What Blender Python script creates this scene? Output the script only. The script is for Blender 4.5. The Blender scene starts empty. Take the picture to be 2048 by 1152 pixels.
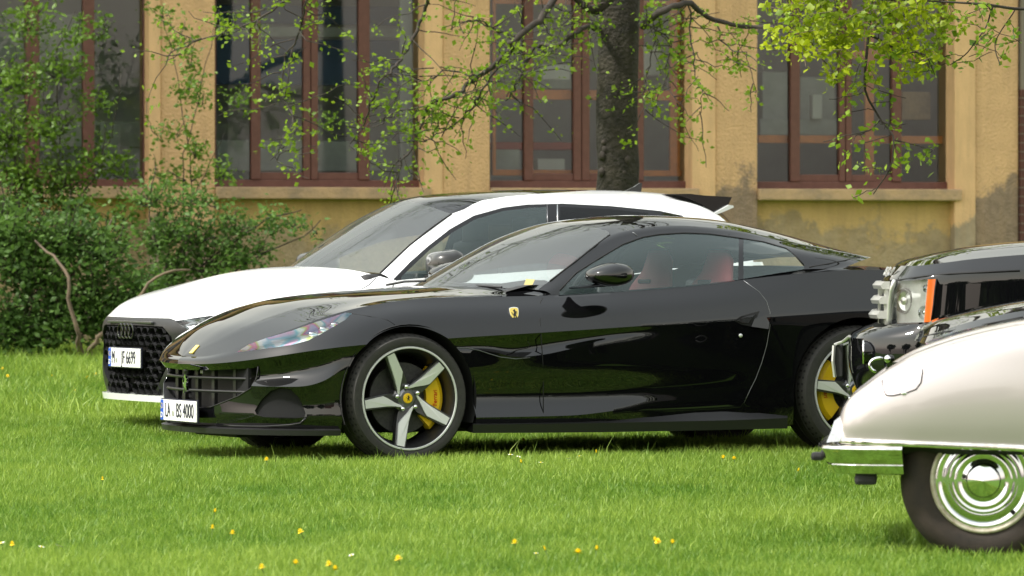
import bpy, bmesh, math, random
import numpy as np
from mathutils import Vector, Matrix

# ------------------------------------------------------------------ camera, sky, sun, exposure
FPX, Y0, CH = 10300.0, 514.0, 1.08           # focal length in photo pixels, horizon row, camera height
SC = bpy.context.scene
COL = SC.collection
cam_d = bpy.data.cameras.new("camera"); cam = bpy.data.objects.new("camera", cam_d); COL.objects.link(cam)
cam.location = (0, 0, CH); cam.rotation_euler = (math.radians(90), 0, 0)
cam_d.sensor_width = 36.0; cam_d.lens = 36.0 * FPX / 2048.0
cam_d.shift_y = -(576.0 - Y0) / 2048.0
cam_d.clip_start = 0.5; cam_d.clip_end = 2000
cam_d.dof.use_dof = True; cam_d.dof.focus_distance = 27.2; cam_d.dof.aperture_fstop = 6.3
SC.camera = cam
SUN_EL, SUN_AZ = math.radians(52), math.radians(250)   # azimuth of the sun seen from the scene, compass style (0 = +Y, 90 = +X)
sun_dir = Vector((math.sin(SUN_AZ) * math.cos(SUN_EL), math.cos(SUN_AZ) * math.cos(SUN_EL), math.sin(SUN_EL)))
world = bpy.data.worlds.new("World"); SC.world = world; world.use_nodes = True
wn = world.node_tree; wn.nodes.clear()
sky = wn.nodes.new("ShaderNodeTexSky"); sky.sky_type = 'NISHITA'; sky.sun_disc = False
sky.sun_elevation = SUN_EL; sky.sun_rotation = SUN_AZ
sky.air_density = 4.0; sky.dust_density = 1.6; sky.ozone_density = 1.0
wbg = wn.nodes.new("ShaderNodeBackground"); wbg.inputs[1].default_value = 0.15
wo = wn.nodes.new("ShaderNodeOutputWorld")
hs = wn.nodes.new("ShaderNodeHueSaturation"); hs.inputs["Saturation"].default_value = .28      # milky spring haze
wn.links.new(sky.outputs[0], hs.inputs["Color"]); wn.links.new(hs.outputs[0], wbg.inputs[0]); wn.links.new(wbg.outputs[0], wo.inputs[0])
sl = bpy.data.lights.new("sun", 'SUN'); sl.energy = 3.0; sl.angle = math.radians(3.0); sl.color = (1.0, 0.965, 0.90)
sun = bpy.data.objects.new("sun", sl); COL.objects.link(sun)
sun.rotation_euler = (-sun_dir).to_track_quat('-Z', 'Y').to_euler()
SC.view_settings.view_transform = 'Standard'; SC.view_settings.look = 'None'
SC.view_settings.exposure = 0.92; SC.view_settings.gamma = 1.0
SC.view_settings.use_curve_mapping = False
SC.cycles.max_bounces = 10; SC.cycles.transparent_max_bounces = 24; SC.cycles.glossy_bounces = 5
SC.cycles.use_denoising = True
rnd = random.Random(7)
RS = np.random.RandomState(11)

# ------------------------------------------------------------------ helpers: materials
def lin(c):
    if isinstance(c, str):
        c = [int(c[i:i + 2], 16) / 255 for i in (0, 2, 4)]
        c = [v / 12.92 if v <= .04045 else ((v + .055) / 1.055) ** 2.4 for v in c]
    return tuple(c) + (1.0,)
def mat(name, col, rough=.5, metal=0., coat=0., coat_rough=.03, spec=.5, noise=None, bump=None, emit=None, sheen=0.):
    """noise = (scale, second colour, lo, hi); bump = (scale, strength, distance)"""
    m = bpy.data.materials.new(name); m.use_nodes = True
    nt = m.node_tree; b = nt.nodes["Principled BSDF"]
    b.inputs["Base Color"].default_value = lin(col); b.inputs["Roughness"].default_value = rough
    b.inputs["Metallic"].default_value = metal; b.inputs["Specular IOR Level"].default_value = spec
    b.inputs["Coat Weight"].default_value = coat; b.inputs["Coat Roughness"].default_value = coat_rough
    tc = None
    if noise or bump:
        tc = nt.nodes.new("ShaderNodeTexCoord")
    if noise:
        n = nt.nodes.new("ShaderNodeTexNoise"); n.inputs["Scale"].default_value = noise[0]; n.inputs["Detail"].default_value = 6
        n.inputs["Roughness"].default_value = .62
        r = nt.nodes.new("ShaderNodeValToRGB"); r.color_ramp.elements[0].position = noise[2]; r.color_ramp.elements[1].position = noise[3]
        r.color_ramp.elements[0].color = lin(noise[1]); r.color_ramp.elements[1].color = lin(col)
        nt.links.new(tc.outputs["Object"], n.inputs["Vector"]); nt.links.new(n.outputs[0], r.inputs[0])
        nt.links.new(r.outputs[0], b.inputs["Base Color"])
    if bump:
        n = nt.nodes.new("ShaderNodeTexNoise"); n.inputs["Scale"].default_value = bump[0]; n.inputs["Detail"].default_value = 5
        bp = nt.nodes.new("ShaderNodeBump"); bp.inputs["Strength"].default_value = bump[1]; bp.inputs["Distance"].default_value = bump[2]
        nt.links.new(tc.outputs["Object"], n.inputs["Vector"]); nt.links.new(n.outputs[0], bp.inputs["Height"])
        nt.links.new(bp.outputs[0], b.inputs["Normal"])
    if emit:
        b.inputs["Emission Color"].default_value = lin(emit[0]); b.inputs["Emission Strength"].default_value = emit[1]
    return m
def glass(name, tint, rough=.0, ior=1.5, dust_haze=0., dust_haze_col=(.5, .58, .58)):
    """thin pane: clear tinted transmission plus Fresnel reflection, optionally with a dusty film that paints in reflected sky haze"""
    m = bpy.data.materials.new(name); m.use_nodes = True
    nt = m.node_tree; nt.nodes.clear()
    o = nt.nodes.new("ShaderNodeOutputMaterial"); mx = nt.nodes.new("ShaderNodeMixShader")
    t = nt.nodes.new("ShaderNodeBsdfTransparent"); t.inputs[0].default_value = lin(tint)
    g = nt.nodes.new("ShaderNodeBsdfGlossy"); g.inputs["Roughness"].default_value = rough
    f = nt.nodes.new("ShaderNodeFresnel"); f.inputs[0].default_value = ior
    nt.links.new(f.outputs[0], mx.inputs[0]); nt.links.new(t.outputs[0], mx.inputs[1]); nt.links.new(g.outputs[0], mx.inputs[2])
    if dust_haze:  # pale diffuse colour paints in the sky veil on the pane, plus dirt
        df = nt.nodes.new("ShaderNodeBsdfDiffuse"); df.inputs[0].default_value = lin(dust_haze_col); m2 = nt.nodes.new("ShaderNodeMixShader"); m2.inputs[0].default_value = dust_haze
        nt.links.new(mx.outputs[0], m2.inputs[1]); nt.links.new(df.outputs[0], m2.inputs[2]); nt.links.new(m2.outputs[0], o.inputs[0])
    else: nt.links.new(mx.outputs[0], o.inputs[0])
    return m

# ------------------------------------------------------------------ helpers: objects
def obj(name, verts, faces, m, parent=None, smooth=False, angle=None):
    me = bpy.data.meshes.new(name)
    me.from_pydata([tuple(map(float, v)) for v in verts], [], [tuple(map(int, f)) for f in faces])
    return mobj(name, me, m, parent, smooth, angle)
def mobj(name, me, m, parent=None, smooth=False, angle=None):
    if m is not None: me.materials.append(m)
    if smooth:
        me.polygons.foreach_set("use_smooth", [True] * len(me.polygons))
        if angle is not None:
            try: me.set_sharp_from_angle(angle=math.radians(angle))
            except Exception: pass
    me.update()
    o = bpy.data.objects.new(name, me); COL.objects.link(o)
    if parent is not None: o.parent = parent
    return o
def empty(name, loc, rz=0.):
    o = bpy.data.objects.new(name, None); COL.objects.link(o); o.empty_display_size = .2
    o.location = loc; o.rotation_euler = (0, 0, rz); return o
def tag(o, label=None, cat=None, group=None, kind=None):
    if label: o["label"] = label
    if cat: o["category"] = cat
    if group: o["group"] = group
    if kind: o["kind"] = kind
    return o
class MB:
    """collects simple solids into one mesh"""
    def __init__(s): s.v = []; s.f = []
    def add(s, v, f):
        k = len(s.v); s.v += [tuple(p) for p in v]; s.f += [tuple(i + k for i in q) for q in f]; return s
    def box(s, x0, x1, y0, y1, z0, z1):
        v = [(x, y, z) for z in (z0, z1) for y in (y0, y1) for x in (x0, x1)]
        return s.add(v, [(0, 2, 3, 1), (4, 5, 7, 6), (0, 1, 5, 4), (2, 6, 7, 3), (0, 4, 6, 2), (1, 3, 7, 5)])
    def bbox(s, x0, x1, y0, y1, z0, z1, b=.01):
        """box with chamfered edges"""
        bm = bmesh.new(); bmesh.ops.create_cube(bm, size=1)
        for v in bm.verts:
            v.co = (x0 + (v.co.x + .5) * (x1 - x0), y0 + (v.co.y + .5) * (y1 - y0), z0 + (v.co.z + .5) * (z1 - z0))
        bmesh.ops.bevel(bm, geom=bm.edges[:], offset=b, segments=2, affect='EDGES', profile=.6)
        bm.verts.index_update(); s.add([v.co[:] for v in bm.verts], [[v.index for v in f.verts] for f in bm.faces]); bm.free(); return s
    def tube(s, pts, r, n=6, cap=True):
        pts = [Vector(p) for p in pts]; N = len(pts)
        rr = r if hasattr(r, '__len__') else [r] * N
        v = []; ref = None
        for i, p in enumerate(pts):
            t = (pts[min(i + 1, N - 1)] - pts[max(i - 1, 0)]).normalized()
            if ref is None:
                ref = Vector((0, 0, 1)) if abs(t.z) < .9 else Vector((1, 0, 0))
            a = t.cross(ref).normalized(); ref = a.cross(t).normalized(); b = ref
            for k in range(n):
                q = 2 * math.pi * k / n
                v.append(p + (a * math.cos(q) + b * math.sin(q)) * rr[i])
        f = [(i * n + k, i * n + (k + 1) % n, (i + 1) * n + (k + 1) % n, (i + 1) * n + k) for i in range(N - 1) for k in range(n)]
        if cap: f += [tuple(range(n))[::-1], tuple((N - 1) * n + k for k in range(n))]
        return s.add(v, f)
    def lathe(s, prof, n=48, axis='Y', c=(0, 0, 0), a0=0., a1=2 * math.pi):
        """profile of (radius, offset along axis)"""
        full = abs(a1 - a0 - 2 * math.pi) < 1e-6
        m = n if full else n + 1
        v = []
        for k in range(m):
            q = a0 + (a1 - a0) * k / n
            for r, h in prof:
                v.append((c[0] + r * math.cos(q), c[1] + h, c[2] + r * math.sin(q)) if axis == 'Y' else (c[0] + r * math.cos(q), c[1] + r * math.sin(q), c[2] + h))
        L = len(prof); f = []
        for k in range(n):
            k2 = (k + 1) % m
            for i in range(L - 1):
                f.append((k * L + i, k * L + i + 1, k2 * L + i + 1, k2 * L + i))
        return s.add(v, f)
    def prism(s, poly, a, b, fn):
        """poly: 2D points; fn(p, h) -> 3D; extruded from h=a to h=b (n-gon caps)"""
        n = len(poly)
        v = [fn(p, a) for p in poly] + [fn(p, b) for p in poly]
        return s.add(v, [tuple(range(n))[::-1], tuple(range(n, 2 * n))] + [(i, (i + 1) % n, n + (i + 1) % n, n + i) for i in range(n)])
    def sphere(s, c, r, n=10, m=6):
        rx, ry, rz = r if hasattr(r, '__len__') else (r, r, r)
        v = [(c[0], c[1], c[2] + rz)]
        for i in range(1, m):
            t = math.pi * i / m
            for k in range(n):
                q = 2 * math.pi * k / n
                v.append((c[0] + rx * math.sin(t) * math.cos(q), c[1] + ry * math.sin(t) * math.sin(q), c[2] + rz * math.cos(t)))
        v.append((c[0], c[1], c[2] - rz)); f = [(0, 1 + k, 1 + (k + 1) % n) for k in range(n)]
        for i in range(m - 2):
            for k in range(n):
                f.append((1 + i * n + k, 1 + (i + 1) * n + k, 1 + (i + 1) * n + (k + 1) % n, 1 + i * n + (k + 1) % n))
        e = len(v) - 1; f += [(e, 1 + (m - 2) * n + (k + 1) % n, 1 + (m - 2) * n + k) for k in range(n)]
        return s.add(v, f)
    def build(s, name, m, parent=None, smooth=False, angle=None, loc=None):
        o = obj(name, s.v, s.f, m, parent, smooth, angle)
        if loc is not None: o.location = loc
        return o
def text_mesh(txt, size, ext=.001, sx=1., bold=0.):
    """flat letters in the XZ plane facing -Y, centred"""
    c = bpy.data.curves.new("letters", 'FONT'); c.body = txt; c.size = size; c.align_x = 'CENTER'; c.align_y = 'CENTER'
    c.extrude = ext; c.offset = bold
    o = bpy.data.objects.new("letters", c); COL.objects.link(o)
    dg = bpy.context.evaluated_depsgraph_get(); me = bpy.data.meshes.new_from_object(o.evaluated_get(dg))
    bpy.data.objects.remove(o); bpy.data.curves.remove(c)
    me.transform(Matrix.Rotation(math.radians(90), 4, 'X') @ Matrix.Diagonal((sx, 1, 1, 1))); return me
def copy_tree(o, parent=None):
    c = o.copy(); COL.objects.link(c); c.parent = parent
    for ch in o.children: copy_tree(ch, c)
    return c

# ------------------------------------------------------------------ helpers: smooth sheets from rows of control points
def pchip(x, y, xq):
    x = np.asarray(x, float); y = np.asarray(y, float)
    h = np.diff(x); d = np.diff(y, axis=0) / h[:, None]; n = len(x)
    m = np.zeros_like(y)
    if n == 2: m[:] = d[0]
    else:
        w1 = (2 * h[1:] + h[:-1])[:, None]; w2 = (h[1:] + 2 * h[:-1])[:, None]
        with np.errstate(divide='ignore', invalid='ignore'):
            hm = (w1 + w2) / (w1 / d[:-1] + w2 / d[1:])
        m[1:-1] = np.where(d[:-1] * d[1:] > 0, hm, 0)
        m[0] = d[0]; m[-1] = d[-1]
    i = np.clip(np.searchsorted(x, xq, side='right') - 1, 0, n - 2)
    t = ((xq - x[i]) / h[i])[:, None]; hh = h[i][:, None]
    return ((1 + 2 * t) * (1 - t) ** 2) * y[i] + t * (1 - t) ** 2 * hh * m[i] + t * t * (3 - 2 * t) * y[i + 1] + t * t * (t - 1) * hh * m[i + 1]
def gsm(a, sig):
    if sig <= 0: return a
    k = int(3 * sig) + 1; w = np.exp(-.5 * (np.arange(-k, k + 1) / sig) ** 2); w /= w.sum()
    lo = 2 * a[:1] - a[k:0:-1]; hi = 2 * a[-1:] - a[-2:-k - 2:-1]
    p = np.concatenate([lo, a, hi]); out = np.zeros_like(a)
    for j in range(2 * k + 1): out += w[j] * p[j:j + len(a)]
    return out
def rows_eval(rows, U, sig=3.):
    """rows: list of lists (label, X, Y, Z) or (label=X, Y, Z); -> array [row, column, 3]"""
    lo = min(r[0][0] for r in rows); hi = max(r[-1][0] for r in rows)
    ud = np.linspace(lo, hi, 500); out = []
    for r in rows:
        lab = [p[0] for p in r]; P = [(p[1], p[2], p[3]) if len(p) == 4 else (p[0], p[1], p[2]) for p in r]
        D = gsm(pchip(lab, P, ud), sig)
        out.append(np.stack([np.interp(U, ud, D[:, k]) for k in range(3)], 1))
    return np.array(out)
def cross_interp(R, sub, crease=()):
    """R [row, col, 3]; sub = faces per row gap; smooth across rows except at crease rows"""
    n = len(R); T = np.zeros_like(R)
    for i in range(n):
        if i == 0: T[i] = R[1] - R[0]
        elif i == n - 1: T[i] = R[-1] - R[-2]
        else:
            a = R[i] - R[i - 1]; b = R[i + 1] - R[i]
            la = np.linalg.norm(a, axis=1, keepdims=True) + 1e-9; lb = np.linalg.norm(b, axis=1, keepdims=True) + 1e-9
            T[i] = (a / la * lb + b / lb * la) / (la + lb)      # unit-ish tangent
    out = []
    for i in range(n - 1):
        s = sub[i] if hasattr(sub, '__len__') else sub
        L = np.linalg.norm(R[i + 1] - R[i], axis=1, keepdims=True)
        ta = (R[i + 1] - R[i]) if (i in crease or i == 0) else T[i] * L
        tb = (R[i + 1] - R[i]) if (i + 1 in crease or i + 1 == n - 1) else T[i + 1] * L
        for k in range(s):
            t = k / s
            out.append((1 + 2 * t) * (1 - t) ** 2 * R[i] + t * (1 - t) ** 2 * ta + t * t * (3 - 2 * t) * R[i + 1] + t * t * (t - 1) * tb)
    out.append(R[-1]); return np.array(out)
def grid_faces(nr, nc, k=0):
    return [(k + i * nc + j, k + i * nc + j + 1, k + (i + 1) * nc + j + 1, k + (i + 1) * nc + j) for i in range(nr - 1) for j in range(nc - 1)]
def inpoly(pt, poly):
    x, y = pt; c = False; n = len(poly); j = n - 1
    for i in range(n):
        xi, yi = poly[i]; xj, yj = poly[j]
        if (yi > y) != (yj > y) and x < (xj - xi) * (y - yi) / (yj - yi) + xi: c = not c
        j = i
    return c
class Frame:
    """a car's own axes: X rearwards, Y to its far side, Z up; pix() = where a local point falls in the photograph"""
    def __init__(s, ox, oy, oz, yaw_deg, flip=False):
        s.o = (ox, oy, oz); s.yaw = math.radians(yaw_deg); s.c = math.cos(s.yaw); s.s = math.sin(s.yaw)
    def world(s, p): return (s.o[0] + s.c * p[0] - s.s * p[1], s.o[1] + s.s * p[0] + s.c * p[1], s.o[2] + p[2])
    def pix(s, p):
        x, y, z = s.world(p); return (1024 + FPX * x / y, Y0 + FPX * (CH - z) / y)
    def at(s, px, py, Y):
        """photo point + lateral position -> local X, Y, Z"""
        k = (px - 1024) / FPX
        # x = k*y :  o0 + c X - s Y = k (o1 + s X + c Y)
        X = (k * (s.o[1] + s.c * Y) - s.o[0] + s.s * Y) / (s.c - k * s.s)
        y = s.o[1] + s.s * X + s.c * Y
        return (X, Y, CH - (py - Y0) * y / FPX - s.o[2])
    def cam(s):
        dx, dy = -s.o[0], -s.o[1]
        return Vector((s.c * dx + s.s * dy, -s.s * dx + s.c * dy, CH - s.o[2]))
class Shell:
    """half a car skin in local axes that can be cut along outlines and split into panels"""
    def __init__(s, frame):
        s.fr = frame; s.bm = bmesh.new(); s.lay = s.bm.faces.layers.int.new("part")
    def add(s, P, part=0):
        nr, nc = P.shape[:2]; vs = [s.bm.verts.new(p) for p in P.reshape(-1, 3)]
        for f in grid_faces(nr, nc):
            try:
                q = s.bm.faces.new([vs[i] for i in f]); q[s.lay] = part
            except ValueError: pass
    def weld(s, d=.0008):
        bmesh.ops.remove_doubles(s.bm, verts=s.bm.verts[:], dist=d)
        bmesh.ops.dissolve_degenerate(s.bm, edges=s.bm.edges[:], dist=1e-5)
    def _cut(s, poly, proj, plane, closed, parts):
        xs = [p[0] for p in poly]; ys = [p[1] for p in poly]; sz = max(max(xs) - min(xs), max(ys) - min(ys)) * .03
        B = (min(xs) - sz, max(xs) + sz, min(ys) - sz, max(ys) + sz)
        cand = []
        for f in s.bm.faces:
            if parts is not None and f[s.lay] not in parts: continue
            q = [proj(v.co) for v in f.verts]
            if max(a[0] for a in q) < B[0] or min(a[0] for a in q) > B[1] or max(a[1] for a in q) < B[2] or min(a[1] for a in q) > B[3]: continue
            cand.append(f)
        n = len(poly)
        for i in range(n if closed else n - 1):
            a, b = poly[i], poly[(i + 1) % n]
            e = 1e-6; x0, x1 = min(a[0], b[0]) - e, max(a[0], b[0]) + e; y0, y1 = min(a[1], b[1]) - e, max(a[1], b[1]) + e
            use = []; keep = []
            for f in cand:
                q = [proj(v.co) for v in f.verts]
                if max(t[0] for t in q) < x0 or min(t[0] for t in q) > x1 or max(t[1] for t in q) < y0 or min(t[1] for t in q) > y1: keep.append(f)
                else: use.append(f)
            if not use: cand = keep; continue
            co, no = plane(a, b)
            g = set(use)
            for f in use: g.update(f.edges); g.update(f.verts)
            r = bmesh.ops.bisect_plane(s.bm, geom=list(g), dist=1e-5, plane_co=co, plane_no=no)
            cand = keep + [x for x in r['geom'] if isinstance(x, bmesh.types.BMFace) and x.is_valid]
    def cut_px(s, poly, part=None, parts=None, closed=True):
        """cut along an outline seen in the photograph; faces inside become `part`"""
        c = s.fr.cam()
        def ray(p): return (Vector(s.fr.at(p[0], p[1], 0.)) - c)
        s._cut(poly, s.fr.pix, lambda a, b: (c, ray(a).cross(ray(b)).normalized()), closed, parts)
        if part is not None:
            for f in s.bm.faces:
                if (parts is None or f[s.lay] in parts) and inpoly(s.fr.pix(f.calc_center_median()), poly): f[s.lay] = part
    def cut_xz(s, poly, part=None, parts=None, ymax=None):
        pr = lambda v: (v[0], v[2])
        s._cut(poly, pr, lambda a, b: (Vector((a[0], 0, a[1])), Vector((b[1] - a[1], 0, -(b[0] - a[0]))).normalized()), True, parts)
        if part is not None:
            for f in s.bm.faces:
                c = f.calc_center_median()
                if (parts is None or f[s.lay] in parts) and inpoly((c.x, c.z), poly): f[s.lay] = part
    def kill(s, part):
        bmesh.ops.delete(s.bm, geom=[f for f in s.bm.faces if f[s.lay] == part], context='FACES')
    def mesh(s, parts, both=True, inset=0.):
        """verts, faces of the given panels, near half plus mirror image"""
        fs = [f for f in s.bm.faces if f[s.lay] in parts]; ix = {}; v = []; F = []
        for f in fs:
            q = []
            for x in f.verts:
                if x not in ix: ix[x] = len(v); v.append(x.co[:])
                q.append(ix[x])
            F.append(q)
        V = list(v)
        return V, F
def side_pair(name, V, F, m, parent, both=True, smooth=True, angle=40, fuse=False, label=None):
    """near panel and its mirror image: two parts, or one when they meet on the centre line"""
    W = [(x, -y, z) for x, y, z in V]; G = [list(reversed(f)) for f in F]
    if fuse:
        k = len(V); bm = bmesh.new(); vs = [bm.verts.new(p) for p in V + W]
        for f in F + [[i + k for i in g] for g in G]:
            try: bm.faces.new([vs[i] for i in f])
            except ValueError: pass
        bmesh.ops.remove_doubles(bm, verts=bm.verts[:], dist=.0008)
        me = bpy.data.meshes.new(name); bm.to_mesh(me); bm.free()
        return [mobj(name, me, m, parent, smooth, angle)]
    a = obj(name, V, F, m, parent, smooth, angle); r = [a]
    if both: r.append(obj(name, W, G, m, parent, smooth, angle))
    return r
# ------------------------------------------------------------------ shared materials
M = {}
M['black_paint'] = mat('black_paint', (.0035, .0036, .0042), .5, 0, coat=1., coat_rough=.012, spec=0.)
M['black_paint'].node_tree.nodes['Principled BSDF'].inputs['Coat IOR'].default_value = 1.64
M['white_paint'] = mat('white_paint', (.80, .81, .82), .4, 0, coat=1., coat_rough=.03)
M['black_gloss'] = mat('black_gloss', (.006, .006, .007), .4, 0, coat=1., coat_rough=.05, spec=0.)
M['grille_black'] = mat('grille_black', (.012, .012, .013), .8, spec=.12)
M['black_satin'] = mat('black_satin', (.012, .012, .013), .42)
M['black_matte'] = mat('black_matte', (.014, .014, .015), .75, noise=(40, (.02, .02, .02), .3, .7))
M['grille_dark'] = mat('grille_dark', (.006, .006, .007), .6)
M['mesh_dark'] = mat('mesh_dark', (.016, .016, .017), .85, spec=.15, bump=(700, .6, .003))
M['chrome'] = mat('chrome', (.82, .83, .84), .06, 1.)
M['chrome_old'] = mat('chrome_old', (.80, .80, .79), .10, 1., noise=(25, (.62, .60, .56), .35, .6))
M['alloy'] = mat('alloy', (.74, .75, .76), .38, .5)
M['alloy_dark'] = mat('alloy_dark', (.10, .10, .105), .32, .85)
M['alloy_mid'] = mat('alloy_mid', (.20, .20, .21), .3, .85)
M['disc'] = mat('disc', (.035, .035, .036), .55, .4, noise=(60, (.05, .05, .05), .4, .6))
M['yellow_paint'] = mat('yellow_paint', (.78, .50, .008), .3, coat=.5)
M['yellow_badge'] = mat('yellow_badge', (.80, .60, .12), .3, coat=.5)
M['emblem_black'] = mat('emblem_black', (.006, .006, .006), .4)
M['tyre'] = mat('tyre', (.022, .021, .020), .72, noise=(30, (.034, .032, .029), .3, .7), bump=(160, .25, .003))
M['tyre_brown'] = mat('tyre_brown', (.018, .0135, .011), .8, noise=(14, (.036, .025, .019), .35, .7), bump=(120, .3, .003))
M['plate_white'] = mat('plate_white', (.82, .82, .79), .45)
M['plate_blue'] = mat('plate_blue', (.012, .07, .42), .4)
M['plate_ink'] = mat('plate_ink', (.012, .013, .03), .5)
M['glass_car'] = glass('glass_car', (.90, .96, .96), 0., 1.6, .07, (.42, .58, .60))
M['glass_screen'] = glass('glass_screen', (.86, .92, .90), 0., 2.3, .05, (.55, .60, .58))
M['glass_dark'] = glass('glass_dark', (.06, .07, .075))
M['glass_clear'] = glass('glass_clear', (.93, .95, .95))
M['leather_red'] = mat('leather_red', (.66, .12, .13), .6, bump=(300, .2, .002))
M['leather_dark'] = mat('leather_dark', (.02, .019, .019), .55, bump=(300, .2, .002))
M['cabin_dark'] = mat('cabin_dark', (.013, .013, .014), .7)
M['gap'] = mat('gap', (.002, .002, .002), .8)
M['gap_light'] = mat('gap_light', (.16, .165, .17), .3, .8)
M['orange_lens'] = mat('orange_lens', (.60, .12, .008), .2, coat=.6, noise=(6, (.50, .09, .005), .4, .6))
M['red_lens'] = mat('red_lens', (.6, .02, .02), .15, coat=1.)
M['silver_paint'] = mat('silver_paint', (.60, .60, .58), .32, .6, coat=.4)
M['rust'] = mat('rust', (.12, .07, .045), .8)
M['paper'] = mat('paper', (.75, .76, .75), .7)
def lens_tint():
    """moulded headlamp plastic: stressed polycarbonate shows bands of pale spectral colour"""
    m = bpy.data.materials.new('headlamp_plastic'); m.use_nodes = True; nt = m.node_tree; b = nt.nodes["Principled BSDF"]
    tc = nt.nodes.new("ShaderNodeTexCoord"); w = nt.nodes.new("ShaderNodeTexNoise"); w.inputs["Scale"].default_value = 7.; w.inputs["Detail"].default_value = 1.; w.inputs["Distortion"].default_value = .6
    mr = nt.nodes.new("ShaderNodeMapRange"); mr.inputs[1].default_value = .3; mr.inputs[2].default_value = .7; nt.links.new(w.outputs[0], mr.inputs[0])
    r = nt.nodes.new("ShaderNodeValToRGB"); cr = r.color_ramp
    cr.elements[0].position = 0.; cr.elements[0].color = (.42, .40, .60, 1); cr.elements[1].position = 1.; cr.elements[1].color = (.46, .42, .62, 1)
    for p, c in ((.16, (.66, .16, .36)), (.30, (.46, .56, .14)), (.42, (.66, .70, .70)), (.60, (.72, .74, .72)), (.72, (.18, .46, .54)), (.86, (.62, .36, .50))):
        e = cr.elements.new(p); e.color = c + (1,)
    nt.links.new(tc.outputs["Object"], w.inputs["Vector"]); nt.links.new(mr.outputs[0], r.inputs[0]); nt.links.new(r.outputs[0], b.inputs["Base Color"])
    b.inputs["Roughness"].default_value = .35; b.inputs["Metallic"].default_value = .2; b.inputs["Coat Weight"].default_value = 1.
    return m
M['lamp_plastic'] = lens_tint()
M['reflector'] = mat('reflector', (.70, .71, .71), .14, 1.)

# ------------------------------------------------------------------ shared car pieces
def recess(V, F, d):
    """floor pushed by d behind an opening, with walls round its rim"""
    ec = {}
    for f in F:
        for i in range(len(f)):
            a, b = f[i], f[(i + 1) % len(f)]; k = (min(a, b), max(a, b)); ec[k] = ec.get(k, 0) + 1
    n = len(V); d = np.asarray(d)
    W = [tuple(np.array(p) + d) for p in V]
    G = [list(f) for f in F]
    rim = [k for k, c in ec.items() if c == 1 and not (abs(V[k[0]][1]) < .002 and abs(V[k[1]][1]) < .002)]
    VV = W + list(V); G += [[a, b, b + n, a + n] for a, b in rim]
    return VV, G
def tube_on(name, pts, r, m, parent, n=5, both=True, closed=False):
    pts = list(pts) + ([pts[0]] if closed else [])
    o = [MB().tube(pts, r, n).build(name, m, parent, True)]
    if both: o.append(MB().tube([(x, -y, z) for x, y, z in pts], r, n).build(name, m, parent, True))
    return o
HORSE = [(-.30, -.95), (-.18, -.95), (-.10, -.60), (.02, -.35), (.20, -.45), (.34, -.80), (.46, -.78), (.40, -.42), (.30, -.20), (.34, .02), (.28, .22),
         (.52, .12), (.60, .20), (.34, .40), (.26, .42), (.55, .44), (.60, .54), (.26, .58), (.18, .70), (.22, .90), (.06, .98), (-.18, .80), (-.28, .62), (-.22, .55),
         (-.06, .64), (-.04, .40), (-.16, .15), (-.24, -.08), (-.42, .10), (-.52, .42), (-.62, .36), (-.50, .0), (-.34, -.22), (-.20, -.34), (-.24, -.62)]
def emblem(name, m, parent, fn, size, h0, h1, shape=HORSE):
    return MB().prism([(p[0] * size, p[1] * size) for p in shape], h0, h1, fn).build(name, m, parent)
def plate(parent, loc, rz, rx, a, b, w=.52, h=.11):
    """white registration plate with blue band and black characters; built facing -Y then turned"""
    p = MB().bbox(-w / 2 - .006, w / 2 + .006, 0, .012, -h / 2 - .006, h / 2 + .006, .004).build('license_plate', M['plate_ink'], parent)
    p.location = loc; p.rotation_euler = (rx, 0, rz)
    MB().bbox(-w / 2, w / 2, -.004, .004, -h / 2, h / 2, .003).build('plate_face', M['plate_white'], p)
    MB().bbox(-w / 2 + .001, -w / 2 + .044, -.0055, .0, -h / 2 + .001, h / 2 - .001, .002).build('euro_band', M['plate_blue'], p)
    d = mobj('country_letter', text_mesh('D', .042, .0012), M['plate_white'], p); d.location = (-w / 2 + .022, -.0065, -.028)
    st = MB()
    for k in range(12):
        q = k * math.pi / 6; st.sphere((-w / 2 + .022 + .013 * math.cos(q), -.006, .022 + .013 * math.sin(q)), .0022, 5, 4)
    st.build('star_ring', M['yellow_badge'], p)['kind'] = 'stuff'
    wa = .05 * len(a); x = -w / 2 + .058
    me = text_mesh(a, .108, .0016, .62, .0); t = mobj('plate_letters', me, M['plate_ink'], p); t.location = (x + wa / 2, -.0055, -.002); x += wa + .008
    s = MB().lathe([(.0001, 0), (.016, 0)], 16, 'Y').build('registration_seal', M['silver_paint'], p); s.location = (x + .017, -.0058, -.016); x += .042
    ww = w / 2 - .012 - x; me = text_mesh(b, .108, .0016, 1., .0)
    mw = max(v.co.x for v in me.vertices) - min(v.co.x for v in me.vertices); me.transform(Matrix.Diagonal((min(.72, ww / mw), 1, 1, 1)))
    t = mobj('plate_letters', me, M['plate_ink'], p); t.location = (x + ww / 2, -.0055, -.002)
    return p
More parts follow.
